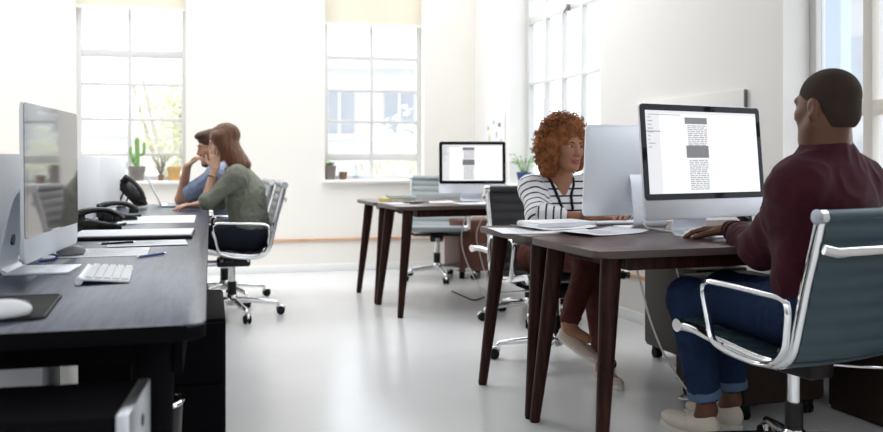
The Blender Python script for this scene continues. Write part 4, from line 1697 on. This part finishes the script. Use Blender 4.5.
SK_D = skin('deep_brown_skin', (0.125, 0.052, 0.030))
SK_B = skin('brown_skin', (0.34, 0.155, 0.085))
SK_L = skin('light_skin', (0.56, 0.33, 0.235))
SK_T = skin('tanned_skin', (0.46, 0.25, 0.165))
LIP_D = mat('dark_lips', (0.125, 0.048, 0.036), 0.4)
LIP_B = mat('rose_lips', (0.36, 0.10, 0.09), 0.4)
HAIR_BUZZ = mat('cropped_black_hair', (0.040, 0.025, 0.018), 0.85, var=0.5, scale=220, bump=0.6, bscale=420, spec=0.25)
HAIR_CURL = mat('copper_curls', (0.20, 0.066, 0.020), 0.6, var=0.8, scale=24, spec=0.25)
HAIR_CURL2 = mat('highlight_copper_curls', (0.42, 0.17, 0.055), 0.5, var=0.4, scale=40, spec=0.25)  # lighter copper, partly standing in for highlights on the hair
HAIR_BRN = mat('brown_straight_hair', (0.115, 0.046, 0.020), 0.42, var=0.45, scale=14, stretch=(6, 6, 1), bump=0.35, bscale=60, spec=0.25)
HAIR_DK = mat('dark_brown_hair', (0.07, 0.036, 0.02), 0.6, var=0.4, scale=80, bump=0.3, bscale=200, spec=0.25)
MAROON = mat('maroon_knit', (0.048, 0.0085, 0.016), 0.85, var=0.16, scale=50, bump=0.2, bscale=500, sheen=0.06, spec=0.12)
JEANS = mat('blue_denim', (0.013, 0.028, 0.070), 0.8, var=0.35, scale=14, bump=0.15, bscale=600, spec=0.12)
CUFF = mat('pale_denim', (0.10, 0.15, 0.25), 0.8, var=0.2, scale=30, spec=0.12)
RUST = mat('rust_brown_trousers', (0.082, 0.024, 0.017), 0.75, var=0.15, scale=14, bump=0.1, bscale=400, spec=0.12)
OLIVE = mat('olive_grey_cotton', (0.20, 0.21, 0.165), 0.8, var=0.14, scale=12, bump=0.12, bscale=400, spec=0.12)
BLUE = mat('slate_blue_cotton', (0.27, 0.32, 0.44), 0.8, var=0.12, scale=14, bump=0.12, bscale=400, spec=0.12)
NAVY = mat('navy_trousers', (0.016, 0.019, 0.032), 0.8, var=0.2, scale=14, spec=0.12)
KHAKI = mat('khaki_trousers', (0.36, 0.31, 0.22), 0.8, var=0.12, scale=14, spec=0.12)
CANVAS = mat('cream_canvas', (0.62, 0.56, 0.47), 0.7, var=0.06, scale=60, spec=0.12)
BEIGE = mat('beige_leather', (0.55, 0.45, 0.36), 0.5, var=0.06, scale=40)
TAN = mat('brown_shoe_leather', (0.17, 0.06, 0.03), 0.45, var=0.15, scale=40)
SOLE = mat('pale_sole', (0.66, 0.63, 0.58), 0.6, var=0.04)
TRIM = mat('black_neck_trim', (0.012, 0.012, 0.016), 0.7, var=0.1, spec=0.12)


def striped():
    m = mat('striped_jersey', (0.80, 0.80, 0.82), 0.8, var=0.03, spec=0.1)
    nt = m.node_tree
    b = nt.nodes['Principled BSDF']
    a = nt.nodes.new('ShaderNodeAttribute')
    a.attribute_name = 'cloth_coord'
    mo = nt.nodes.new('ShaderNodeMath')
    mo.operation = 'FRACT'
    ml = nt.nodes.new('ShaderNodeMath')
    ml.operation = 'MULTIPLY'
    ml.inputs[1].default_value = 1 / 0.036
    lt = nt.nodes.new('ShaderNodeMath')
    lt.operation = 'LESS_THAN'
    lt.inputs[1].default_value = 0.24
    nt.links.new(a.outputs['Fac'], ml.inputs[0])
    nt.links.new(ml.outputs[0], mo.inputs[0])
    nt.links.new(mo.outputs[0], lt.inputs[0])
    mx = nt.nodes.new('ShaderNodeMix')
    mx.data_type = 'RGBA'
    old = b.inputs['Base Color'].links[0].from_socket
    nt.links.new(lt.outputs[0], mx.inputs['Factor'])
    nt.links.new(old, mx.inputs['A'])
    mx.inputs['B'].default_value = (0.035, 0.035, 0.06, 1)
    nt.links.new(mx.outputs['Result'], b.inputs['Base Color'])
    return m


STRIPE = striped()


def person(label, loc):
    return thing('person', label, 'person', loc)


# ================================================================== the man in the maroon sweater
pr = person('man with cropped black hair in a maroon sweater and jeans, seated at the large computer', (1.2, 2.85, 0))
hd = Vector((-0.44, 0.90, 0)).normalized()
rt = Vector((hd.y, -hd.x, 0))
pel = v3(1.235, 2.80, 0.555)
nk = v3(1.245, 2.745, 1.100)
che = v3(1.245, 2.745, 0.90)
hc = v3(1.230, 2.720, 1.222)
hF = frame((-0.46, 0.89), -0.06)
shL, shR = v3(1.118, 2.668, 0.965), v3(1.382, 2.825, 0.965)
elL, wrL = v3(1.115, 2.965, 0.742), v3(1.118, 3.285, 0.782)
elR, wrR = v3(1.52, 3.08, 0.76), v3(1.36, 3.30, 0.785)
hpL, hpR = pel - rt * 0.095 + v3(0, 0, -0.01), pel + rt * 0.095 + v3(0, 0, -0.01)
knL, knR = v3(0.915, 3.155, 0.535), v3(1.10, 3.30, 0.54)
anL, anR = v3(1.00, 3.20, 0.11), v3(1.135, 3.33, 0.11)
HS = 1.01
S = Field()
head(S, hc, hF, nk - v3(0, 0, 0.02), HS)
S.cone(tuple(nk), tuple(pel), 0.085, 0.11, 0.05, flat=(tuple(hd), 0.7))
S.cone(tuple(shL), tuple(shR), 0.05, 0.05, 0.04)
limb(S, [shL, elL, wrL], [0.045, 0.038, 0.026])
limb(S, [shR, elR, wrR], [0.045, 0.038, 0.026])
hand(S, wrL, (-0.62, 0.78, -0.10), (0.0, 0.0, -1), 1, curls=((0.18, 0.30, 0.25), (0.12, 0.30, 0.25), (0.18, 0.35, 0.3), (0.25, 0.4, 0.3)), s=1.12, spread=0.25)
hand(S, wrR, (-0.5, 0.85, -0.10), (0, 0, -1), -1, s=1.0)
limb(S, [hpL, knL, anL], [0.075, 0.05, 0.034])
limb(S, [hpR, knR, anR], [0.075, 0.05, 0.034])
for an in (anL, anR):
    S.cone(tuple(an), tuple(an + v3(-0.02, 0.03, -0.06)), 0.036, 0.036, 0.02)
body = S.build(0.004, 'body', SK_D, pr)
face_parts(pr, hc - hF @ v3(0, 0.004, 0), hF, HS, LIP_D, HAIR_BUZZ)
# cropped hair: a thin cap over the skull
S = Field()
P = lambda x, y, z: tuple(hc + hF @ (Vector((x, y, z)) * HS))
R_ = np.array(hF)
S.ell(P(0, -0.018, 0.031), np.array((0.0765, 0.0995, 0.0865)) * HS, R_, 0.01)
S.ell(P(0, -0.045, -0.03), np.array((0.058, 0.068, 0.06)) * HS, R_, 0.02)
S.ell(P(0, 0.135, -0.075), np.array((0.14, 0.105, 0.128)) * HS, R_, 0.004, True)
S.ell(P(0, 0.07, -0.11), np.array((0.12, 0.10, 0.10)) * HS, R_, 0.004, True)
S.ell(P(0, -0.03, -0.125), np.array((0.12, 0.13, 0.055)) * HS, R_, 0.004, True)
for sx in (-1, 1):
    S.ell(P(sx * 0.08, -0.008, -0.016), np.array((0.03, 0.020, 0.032)) * HS, R_, 0.004, True)
S.build(0.003, 'hair', HAIR_BUZZ, pr)
# sweater
S = Field()
S.cone(tuple(nk - v3(0, 0, 0.045)), tuple(che), 0.060, 0.155, 0.06, flat=(tuple(hd), 0.85))
S.cone(tuple(che), tuple(pel + v3(0, 0, 0.03)), 0.178, 0.175, 0.06, flat=(tuple(hd), 0.68))
S.cone(tuple(shL + v3(0.01, 0.0, 0.0)), tuple(shR), 0.066, 0.066, 0.07, flat=(tuple(hd), 0.9))
S.cone(tuple(nk - v3(0, 0, 0.02)), tuple(shL), 0.050, 0.064, 0.07)
S.cone(tuple(nk - v3(0, 0, 0.02)), tuple(shR), 0.050, 0.064, 0.07)
limb(S, [shL, elL, wrL - (wrL - elL) * 0.06], [0.072, 0.062, 0.042], 0.06)
limb(S, [shR, elR, wrR - (wrR - elR) * 0.06], [0.072, 0.062, 0.042], 0.06)
sw = S.build(0.0055, 'sweater', MAROON, pr, disp=wrinkle(0.0085, 9, 4, 0.8))
bm = B()
cdir = (hc - nk).normalized()
tube(bm, [nk - pr.location + v3(0, 0, 0.004) + (hd * (0.058 * math.cos(a)) + rt * (0.061 * math.sin(a))) + v3(0, 0, -0.010 * math.cos(a)) for a in np.linspace(0, 2 * PI, 33)[:-1]], 0.010, 8, closed=True, sx=1.5)
obj('collar', bm, MAROON, sw, 80)
bm = B()
tube(bm, [wrL - pr.location + (elL - wrL).normalized() * q for q in (0.062, 0.03, 0.008)], [0.046, 0.041, 0.038], 16)
obj('cuff', bm, MAROON, sw, 60)
# jeans
S = Field()
S.ell(tuple(pel + v3(0, 0, -0.005)), (0.185, 0.15, 0.115), np.array(frame(hd)), 0.05)
limb(S, [hpL, knL], [0.098, 0.074], 0.05)
limb(S, [hpR, knR], [0.098, 0.074], 0.05)
kb_ = lambda k, a: k + (a - k) * 0.80
limb(S, [knL, kb_(knL, anL)], [0.076, 0.060], 0.03)
limb(S, [knR, kb_(knR, anR)], [0.076, 0.060], 0.03)
je = S.build(0.006, 'jeans', JEANS, pr, disp=wrinkle(0.007, 14, 9))
for k, a in ((knL, anL), (knR, anR)):
    bm = B()
    e0, e1 = k + (a - k) * 0.80, k + (a - k) * 0.88
    tube(bm, [e0 - pr.location, e0 + (e1 - e0) * 0.15 - pr.location, e1 - (e1 - e0) * 0.1 - pr.location, e1 - pr.location], [0.060, 0.065, 0.065, 0.060], 20)
    obj('turn_up', bm, CUFF, je, 60)
for a in (anL, anR):
    hl = a + v3(0.02, -0.045, 0)
    hl.z = 0.013
    to = hl + Vector((-0.50, 0.86, 0)).normalized() * 0.27
    sh = shoe(pr, hl, to, CANVAS, SOLE, 0.046, 0.085)
    bm = B()
    dd = (to - hl).normalized()
    rr_ = Vector((dd.y, -dd.x, 0))
    for q in (0.42, 0.50, 0.58):
        c = hl + dd * 0.27 * q + v3(0, 0, 0.072 - 0.03 * (q - 0.42) / 0.16) - pr.location
        tube(bm, [c - rr_ * 0.028, c + v3(0, 0, 0.006), c + rr_ * 0.028], 0.004, 6)
    obj('laces', bm, JEANS if a is anR else SOLE, sh)

# ================================================================== the curly-haired woman
pr = person('woman with copper curls in a striped top and rust trousers, typing behind the silver computer', (0.6, 4.4, 0))
hd = Vector((0.28, -0.96, 0)).normalized()
rt = Vector((hd.y, -hd.x, 0))
pel = v3(0.575, 4.50, 0.545)
nk = v3(0.600, 4.365, 0.945)
che = v3(0.590, 4.40, 0.80)
hc = v3(0.630, 4.30, 1.118)
hF = frame((0.47, -0.88), -0.10)
shR, shL = v3(0.462, 4.345, 0.905), v3(0.755, 4.43, 0.905)     # her right shoulder is on the left of the picture
elR, wrR = v3(0.475, 4.195, 0.775), v3(0.715, 4.135, 0.772)
elL, wrL = v3(0.95, 4.42, 0.79), v3(0.905, 4.215, 0.775)
hpR, hpL = v3(0.49, 4.47, 0.54), v3(0.67, 4.52, 0.54)
knL, anL = v3(0.735, 4.06, 0.50), v3(0.765, 4.03, 0.085)
knR, anR = v3(0.70, 3.99, 0.595), v3(0.580, 3.87, 0.315)
S = Field()
head(S, hc, hF, nk - v3(0, 0, 0.01), 0.98, True)
S.cone(tuple(nk), tuple(pel), 0.075, 0.10, 0.05, flat=(tuple(hd), 0.7))
S.cone(tuple(nk - v3(0, 0, 0.03)), tuple(che + hd * 0.05), 0.062, 0.07, 0.04)
S.cone(tuple(shL), tuple(shR), 0.042, 0.042, 0.04)
limb(S, [shR, elR, wrR], [0.038, 0.034, 0.021])
limb(S, [shL, elL, wrL], [0.038, 0.034, 0.021])
hand(S, wrR, (0.97, -0.05, -0.02), (0, 0, -1), 1, curl=(0.10, 0.35, 0.35), s=0.92, spread=0.12)
hand(S, wrL, (-0.42, -0.88, -0.02), (0, 0, -1), -1, curl=(0.10, 0.35, 0.35), s=0.92, spread=0.12)
limb(S, [hpR, knR, anR], [0.07, 0.047, 0.03])
limb(S, [hpL, knL, anL], [0.07, 0.047, 0.03])
ftR = (v3(0.680, 3.80, 0.225) - anR)
S.cone(tuple(anR), tuple(anR + v3(0.01, -0.01, -0.05)), 0.031, 0.03, 0.02)
S.cone(tuple(anR + v3(0.0, 0, -0.035)), tuple(anR + ftR * 0.75), 0.03, 0.022, 0.02)
S.cone(tuple(anL), tuple(anL + v3(0.0, 0.0, -0.045)), 0.031, 0.03, 0.02)
S.cone(tuple(anL + v3(0, 0, -0.04)), tuple(anL + v3(0.04, -0.11, -0.055)), 0.03, 0.022, 0.02)
S.build(0.0042, 'body', SK_B, pr)
face_parts(pr, hc, hF, 0.98, LIP_B, HAIR_DK, True)
# curls: an uneven mass plus single ringlets
S = Field()
P = lambda x, y, z: hc + hF @ (Vector((x, y, z)) * 0.98)
rr = random.Random(11)
S.ell(tuple(P(0, -0.035, 0.045)), (0.105, 0.115, 0.105), np.array(hF), 0.03)
S.ell(tuple(P(0, -0.055, -0.03)), (0.118, 0.085, 0.11), np.array(hF), 0.03)
S.ell(tuple(P(0.090, -0.015, -0.03)), (0.045, 0.055, 0.10), np.array(hF), 0.03)
S.ell(tuple(P(-0.090, -0.015, -0.03)), (0.045, 0.055, 0.10), np.array(hF), 0.03)
S.ell(tuple(P(0, 0.030, 0.100)), (0.075, 0.055, 0.038), np.array(hF), 0.03)
S.ell(tuple(P(0.085, -0.025, -0.10)), (0.045, 0.055, 0.065), np.array(hF), 0.03)
S.ell(tuple(P(0, 0.125, -0.005)), (0.060, 0.075, 0.088), np.array(hF), 0.01, True)
hair = S.build(0.006, 'hair', HAIR_CURL, pr, disp=lambda p: 0.016 * noise.noise(p * 38) + 0.012 * noise.noise(p * 80))
bm = B()
bm2 = B()
nring = 0
while nring < 900:
    v = Vector((rr.gauss(0, 1), rr.gauss(0, 1), rr.gauss(0, 1))).normalized()
    if (v.y > 0.16 and v.z < 0.74) or (v.y > 0.05 and abs(v.x) < 0.75 and v.z < 0.5):
        continue
    c = Vector((v.x * 0.118, -0.035 + v.y * 0.112, 0.015 + v.z * 0.135 - (0.02 if v.z < 0 else 0)))
    o = P(*c)
    dr = (hF @ v * 0.8 + Vector((rr.uniform(-.5, .5), rr.uniform(-.5, .5), rr.uniform(-.9, .3)))).normalized()
    a1 = dr.orthogonal().normalized()
    a2 = dr.cross(a1)
    L, rad, turns = rr.uniform(0.03, 0.075), rr.uniform(0.006, 0.012), rr.uniform(1.5, 3)
    pts = []
    for k in range(13):
        u = k / 12
        an = 2 * PI * turns * u + rr.random() * 0.3
        pts.append(o - pr.location + dr * (L * (u - 0.3)) + (a1 * math.cos(an) + a2 * math.sin(an)) * rad)
    tube(bm2 if (rr.random() < 0.33 + 0.25 * max(0, v.x)) else bm, pts, [0.0030] * 12 + [0.001], 4)  # lighter curls lean to one side, painting in the highlights there
    nring += 1
obj('ringlets', bm, HAIR_CURL, hair, 80)
obj('highlight_ringlets', bm2, HAIR_CURL2, hair, 80)['label'] = 'lighter copper curls and painted highlights'
# striped top with coordinates that follow the cloth


def coord(p, arms, torso=(0, 0, 1)):
    best, bc = 1e9, 0
    for a, b, r0 in arms:
        ba = b - a
        t = max(0, min(1, (p - a).dot(ba) / ba.length_squared))
        d = (p - a - ba * t).length
        if d < r0 and d < best:
            best = d
            bc = (p - a).dot(ba.normalized()) + r0 * 7
    return bc if best < 1e8 else p.z * 1.0


arms = [(shR, elR, 0.080), (elR, wrR, 0.066), (shL, elL, 0.080), (elL, wrL, 0.066)]
S = Field()
S.cone(tuple(nk - v3(0, 0, 0.05)), tuple(che), 0.075, 0.128, 0.05, flat=(tuple(hd), 0.85))
S.cone(tuple(che), tuple(pel + v3(0, 0, 0.04)), 0.142, 0.145, 0.05, flat=(tuple(hd), 0.75))
for sx in (-1, 1):
    S.ell(tuple(che + hd * 0.085 + rt * 0.065 * sx + v3(0, 0, -0.01)), (0.062, 0.062, 0.062), None, 0.05)
S.cone(tuple(shL), tuple(shR), 0.058, 0.058, 0.06, flat=(tuple(hd), 0.9))
S.cone(tuple(nk - v3(0, 0, 0.045)), tuple(shL), 0.045, 0.056, 0.04)
S.cone(tuple(nk - v3(0, 0, 0.045)), tuple(shR), 0.045, 0.056, 0.04)
limb(S, [shR, elR, elR + (wrR - elR) * 0.42], [0.062, 0.056, 0.046], 0.04)
limb(S, [shL, elL, elL + (wrL - elL) * 0.42], [0.062, 0.056, 0.046], 0.04)
S.cone(tuple(nk + hd * 0.07 + v3(0, 0, 0.03)), tuple(che + hd * 0.19 + v3(0, 0, 0.0)), 0.060, 0.014, 0.008, True)
top = S.build(0.005, 'striped_top', STRIPE, pr, disp=wrinkle(0.005, 13, 6), attr=lambda p: coord(p, arms))
bm = B()


def onto(o, p):
    ok, loc, nr, _ = o.closest_point_on_mesh(p)
    return loc + nr * 0.002


for sx in (-1, 1):
    pts = []
    for q in np.linspace(0, 1, 12):
        p = nk - pr.location + rt * sx * (0.066 * (1 - q) + 0.003) + hd * (-0.01 + 0.17 * q ** 0.7) + v3(0, 0, 0.012 - 0.185 * q)
        pts.append(onto(top, p))
    tube(bm, pts, 0.007, 8, sx=1.2)
tube(bm, [onto(top, nk - pr.location + hd * 0.2 + v3(0, 0, -0.175 - 0.03 * k)) for k in range(6)], 0.007, 8, sx=1.2)
obj('neck_trim', bm, TRIM, top, 60)
# trousers
S = Field()
S.ell(tuple(pel), (0.165, 0.13, 0.10), np.array(frame(hd)), 0.05)
limb(S, [hpR, knR], [0.088, 0.066], 0.04)
limb(S, [hpL, knL], [0.088, 0.066], 0.04)
limb(S, [knR, knR + (anR - knR) * 0.95], [0.066, 0.046], 0.03)
limb(S, [knL, knL + (anL - knL) * 0.90], [0.066, 0.046], 0.03)
S.build(0.0055, 'trousers', RUST, pr, disp=wrinkle(0.005, 15, 3))
hl = anL + v3(-0.02, 0.045, 0)
hl.z = 0.013
shoe(pr, hl, hl + v3(0.075, -0.205, 0), BEIGE, SOLE, 0.037, 0.05)
d_ = Vector((0.76, -0.42, -0.48)).normalized()
hl = anR + v3(-0.045, 0.02, -0.065)
shoe(pr, hl, hl + d_ * 0.205, BEIGE, SOLE, 0.037, 0.05)
bm = B()
for q in (0.86, 0.92):
    c = elR + (wrR - elR) * q - pr.location
    ax = (wrR - elR).normalized()
    a1 = ax.orthogonal().normalized()
    a2 = ax.cross(a1)
    tube(bm, [c + (a1 * math.cos(a) + a2 * math.sin(a)) * 0.0265 for a in np.linspace(0, 2 * PI, 21)[:-1]], 0.003, 6, closed=True)
obj('bracelet', bm, TAN, pr)

# ================================================================== the long-haired woman
pr = person('woman with long straight brown hair and olive shirt leaning on the desk', (-1.35, 5.72, 0))
hd = Vector((-0.975, -0.22, 0)).normalized()
rt = Vector((hd.y, -hd.x, 0))
pel = v3(-1.285, 5.74, 0.535)
nk = v3(-1.385, 5.715, 0.985)
che = v3(-1.325, 5.73, 0.82)
hc = v3(-1.462, 5.70, 1.170)
hF = frame((-0.97, -0.26), -0.32)
shL, shR = v3(-1.335, 5.565, 0.945), v3(-1.385, 5.885, 0.945)
elL, wrL = v3(-1.545, 5.555, 0.765), v3(-1.490, 5.590, 0.990)
elR, wrR = v3(-1.56, 5.93, 0.76), v3(-1.66, 5.74, 0.745)
hpL, hpR = pel - rt * 0.09, pel + rt * 0.09
knL, knR = v3(-1.72, 5.58, 0.53), v3(-1.72, 5.80, 0.53)
anL, anR = v3(-1.66, 5.58, 0.10), v3(-1.66, 5.80, 0.10)
S = Field()
head(S, hc, hF, nk - v3(0, 0, 0.01), 0.97, True)
S.cone(tuple(nk), tuple(pel), 0.075, 0.10, 0.05, flat=(tuple(hd), 0.7))
S.cone(tuple(shL), tuple(shR), 0.042, 0.042, 0.04)
limb(S, [shL, elL, wrL], [0.038, 0.036, 0.023])
limb(S, [shR, elR, wrR], [0.038, 0.036, 0.023])
hand(S, wrL, (-0.05, 0.25, 0.97), (-0.25, 0.95, -0.15), 1, curl=(0.35, 0.5, 0.5), s=0.92)
hand(S, wrR, (-0.8, -0.6, -0.05), (0, 0, -1), -1, s=0.92)
limb(S, [hpL, knL, anL], [0.07, 0.047, 0.03])
limb(S, [hpR, knR, anR], [0.07, 0.047, 0.03])
S.build(0.005, 'body', SK_L, pr)
face_parts(pr, hc, hF, 0.97, LIP_B, HAIR_BRN, True)
S = Field()
P = lambda x, y, z: tuple(hc + hF @ (Vector((x, y, z)) * 0.97))
R_ = np.array(hF)
S.ell(P(0, -0.022, 0.036), (0.083, 0.103, 0.088), R_, 0.02)
bk = hc - hd * 0.055
for k in range(7):
    a = -1.5 + 3.0 * k / 6
    o = rt * math.sin(a) * 0.075 - hd * (math.cos(a) * 0.075 - 0.045) 
    top_ = hc + o * 0.9 + v3(0, 0, 0.03)
    bot = nk + rt * math.sin(a) * 0.095 - hd * (math.cos(a) * 0.085 - 0.015) + v3(0, 0, 0.035)
    S.cone(tuple(top_), tuple(bot), 0.040, 0.034, 0.03)
S.ell(P(0, 0.12, -0.055), (0.062, 0.07, 0.10), R_, 0.006, True)
hair = S.build(0.005, 'hair', HAIR_BRN, pr, disp=lambda p: 0.004 * noise.noise(Vector((p.x * 60, p.y * 60, p.z * 7))))
S = Field()
S.cone(tuple(nk - v3(0, 0, 0.05)), tuple(che), 0.07, 0.14, 0.05, flat=(tuple(hd), 0.9))
S.cone(tuple(che), tuple(pel + v3(0.0, 0, 0.02)), 0.155, 0.165, 0.05, flat=(tuple(hd), 0.80))
S.cone(tuple(shL), tuple(shR), 0.062, 0.062, 0.06)
S.cone(tuple(nk - v3(0, 0, 0.045)), tuple(shL), 0.05, 0.06, 0.04)
S.cone(tuple(nk - v3(0, 0, 0.045)), tuple(shR), 0.05, 0.06, 0.04)
limb(S, [shL, elL + v3(0.015, 0, 0.01), elL + (wrL - elL) * 0.12], [0.066, 0.046, 0.042], 0.04)
limb(S, [shR, elR, elR + (wrR - elR) * 0.3], [0.068, 0.056, 0.046], 0.04)
sh = S.build(0.006, 'shirt', OLIVE, pr, disp=wrinkle(0.009, 12, 5))
bm = B()
tube(bm, [nk - pr.location + v3(0, 0, -0.002) + hd * (0.062 * math.cos(a)) + rt * (0.066 * math.sin(a)) for a in np.linspace(0, 2 * PI, 25)[:-1]], 0.012, 8, closed=True, sx=1.6)
obj('collar', bm, OLIVE, sh, 70)
S = Field()
S.ell(tuple(pel), (0.17, 0.14, 0.105), np.array(frame(hd)), 0.05)
limb(S, [hpL, knL, knL + (anL - knL) * 0.85], [0.09, 0.066, 0.05], 0.04)
limb(S, [hpR, knR, knR + (anR - knR) * 0.85], [0.09, 0.066, 0.05], 0.04)
S.build(0.007, 'trousers', NAVY, pr, disp=wrinkle(0.005, 15, 3))
for a in (anL, anR):
    hl = a + v3(0.045, 0.0, 0)
    hl.z = 0.013
    shoe(pr, hl, hl + v3(-0.22, -0.05, 0), TAN, TAN, 0.037, 0.055)
bm = B()
c = elL + (wrL - elL) * 0.78 - pr.location
ax = (wrL - elL).normalized()
a1 = ax.orthogonal().normalized()
a2 = ax.cross(a1)
tube(bm, [c + (a1 * math.cos(a) + a2 * math.sin(a)) * 0.0285 for a in np.linspace(0, 2 * PI, 21)[:-1]], 0.005, 8, closed=True, sx=1, sy=2.0)
wt = obj('wristwatch', bm, TAN, pr)
bm = B()
ell(bm, tuple(c + Vector((0.012, -0.028, 0))), (0.014, 0.005, 0.014))
obj('watch_face', bm, M['goldpot'], wt)

# ================================================================== the bearded man
pr = person('bearded man in a slate blue shirt with his chin on his fist', (-1.62, 6.38, 0))
hd = Vector((-0.93, -0.36, 0)).normalized()
rt = Vector((hd.y, -hd.x, 0))
pel = v3(-1.58, 6.40, 0.54)
nk = v3(-1.62, 6.29, 0.985)
che = v3(-1.59, 6.35, 0.82)
hc = v3(-1.685, 6.23, 1.150)
hF = frame((-0.88, -0.47), -0.28)
shL, shR = v3(-1.60, 6.13, 0.945), v3(-1.70, 6.45, 0.945)
elL, wrL = v3(-1.905, 6.16, 0.765), v3(-1.868, 6.165, 1.000)
elR, wrR = v3(-1.92, 6.50, 0.77), v3(-1.86, 6.28, 0.745)
elL, wrL = v3(-1.905, 6.22, 0.762), v3(-1.840, 6.15, 1.000)
hpL, hpR = pel - rt * 0.095, pel + rt * 0.095
knL, knR = v3(-2.02, 6.20, 0.53), v3(-2.08, 6.42, 0.53)
anL, anR = v3(-1.78, 6.10, 0.22), v3(-1.98, 6.38, 0.11)
S = Field()
head(S, hc, hF, nk - v3(0, 0, 0.01), 1.0)
S.cone(tuple(nk), tuple(pel), 0.08, 0.11, 0.05, flat=(tuple(hd), 0.7))
S.cone(tuple(shL), tuple(shR), 0.05, 0.05, 0.04)
limb(S, [shL, elL, wrL], [0.045, 0.043, 0.028])
limb(S, [shR, elR, wrR], [0.045, 0.043, 0.028])
hand(S, wrL, (0.55, 0.0, 0.55), (0.75, 0.1, -0.6), -1, curl=(0.75, 1.0, 0.7), s=1.0)
hand(S, wrR, (0.3, -0.9, -0.04), (0, 0, -1), 1, s=1.0)
limb(S, [hpL, knL, anL], [0.075, 0.05, 0.034])
limb(S, [hpR, knR, anR], [0.075, 0.05, 0.034])
S.build(0.005, 'body', SK_T, pr)
face_parts(pr, hc, hF, 1.0, LIP_B, HAIR_DK)
P = lambda x, y, z: tuple(hc + hF @ Vector((x, y, z)))
R_ = np.array(hF)
S = Field()
S.ell(P(0, -0.020, 0.038), (0.081, 0.104, 0.089), R_, 0.02)
S.ell(P(0, 0.05, 0.095), (0.06, 0.05, 0.03), R_, 0.02)
S.ell(P(0, -0.05, -0.03), (0.066, 0.065, 0.06), R_, 0.02)
S.ell(P(0, 0.125, -0.03), (0.12, 0.075, 0.10), R_, 0.006, True)
S.ell(P(0, -0.0, -0.13), (0.12, 0.13, 0.06), R_, 0.006, True)
for sx in (-1, 1):
    S.ell(P(sx * 0.08, -0.006, -0.008), (0.025, 0.024, 0.038), R_, 0.004, True)
S.build(0.004, 'hair', HAIR_DK, pr)
S = Field()
for sx in (-1, 1):
    S.cone(P(sx * 0.062, 0.005, -0.03), P(sx * 0.050, 0.022, -0.078), 0.012, 0.018, 0.02)
    S.cone(P(sx * 0.050, 0.022, -0.078), P(0, 0.078, -0.108), 0.020, 0.022, 0.03)
    S.cone(P(sx * 0.026, 0.086, -0.075), P(0, 0.100, -0.048), 0.006, 0.006, 0.01)
S.build(0.004, 'beard', HAIR_DK, pr, disp=lambda p: 0.003 * noise.noise(p * 120))
S = Field()
S.cone(tuple(nk - v3(0, 0, 0.045)), tuple(che), 0.08, 0.15, 0.05, flat=(tuple(hd), 0.85))
S.cone(tuple(che), tuple(pel + v3(0, 0, 0.02)), 0.17, 0.17, 0.05, flat=(tuple(hd), 0.72))
S.cone(tuple(shL), tuple(shR), 0.07, 0.07, 0.06)
S.cone(tuple(nk - v3(0, 0, 0.04)), tuple(shL), 0.055, 0.066, 0.04)
S.cone(tuple(nk - v3(0, 0, 0.04)), tuple(shR), 0.055, 0.066, 0.04)
limb(S, [shL, shL + (elL - shL) * 0.72], [0.074, 0.066], 0.04)
limb(S, [shR, elR], [0.074, 0.06], 0.04)
S.build(0.006, 'shirt', BLUE, pr, disp=wrinkle(0.008, 12, 8))
S = Field()
S.ell(tuple(pel), (0.18, 0.15, 0.11), np.array(frame(hd)), 0.05)
limb(S, [hpL, knL, knL + (anL - knL) * 0.85], [0.098, 0.07, 0.055], 0.04)
limb(S, [hpR, knR, knR + (anR - knR) * 0.85], [0.098, 0.07, 0.055], 0.04)
S.build(0.007, 'trousers', KHAKI, pr, disp=wrinkle(0.005, 15, 3))
hl = anR + v3(0.045, 0.0, 0)
hl.z = 0.013
shoe(pr, hl, hl + v3(-0.24, -0.08, 0), TAN, TAN, 0.042, 0.06)
hl = anL + v3(0.03, 0.03, -0.06)
shoe(pr, hl, hl + v3(0.10, -0.22, -0.05), TAN, SOLE, 0.042, 0.06)
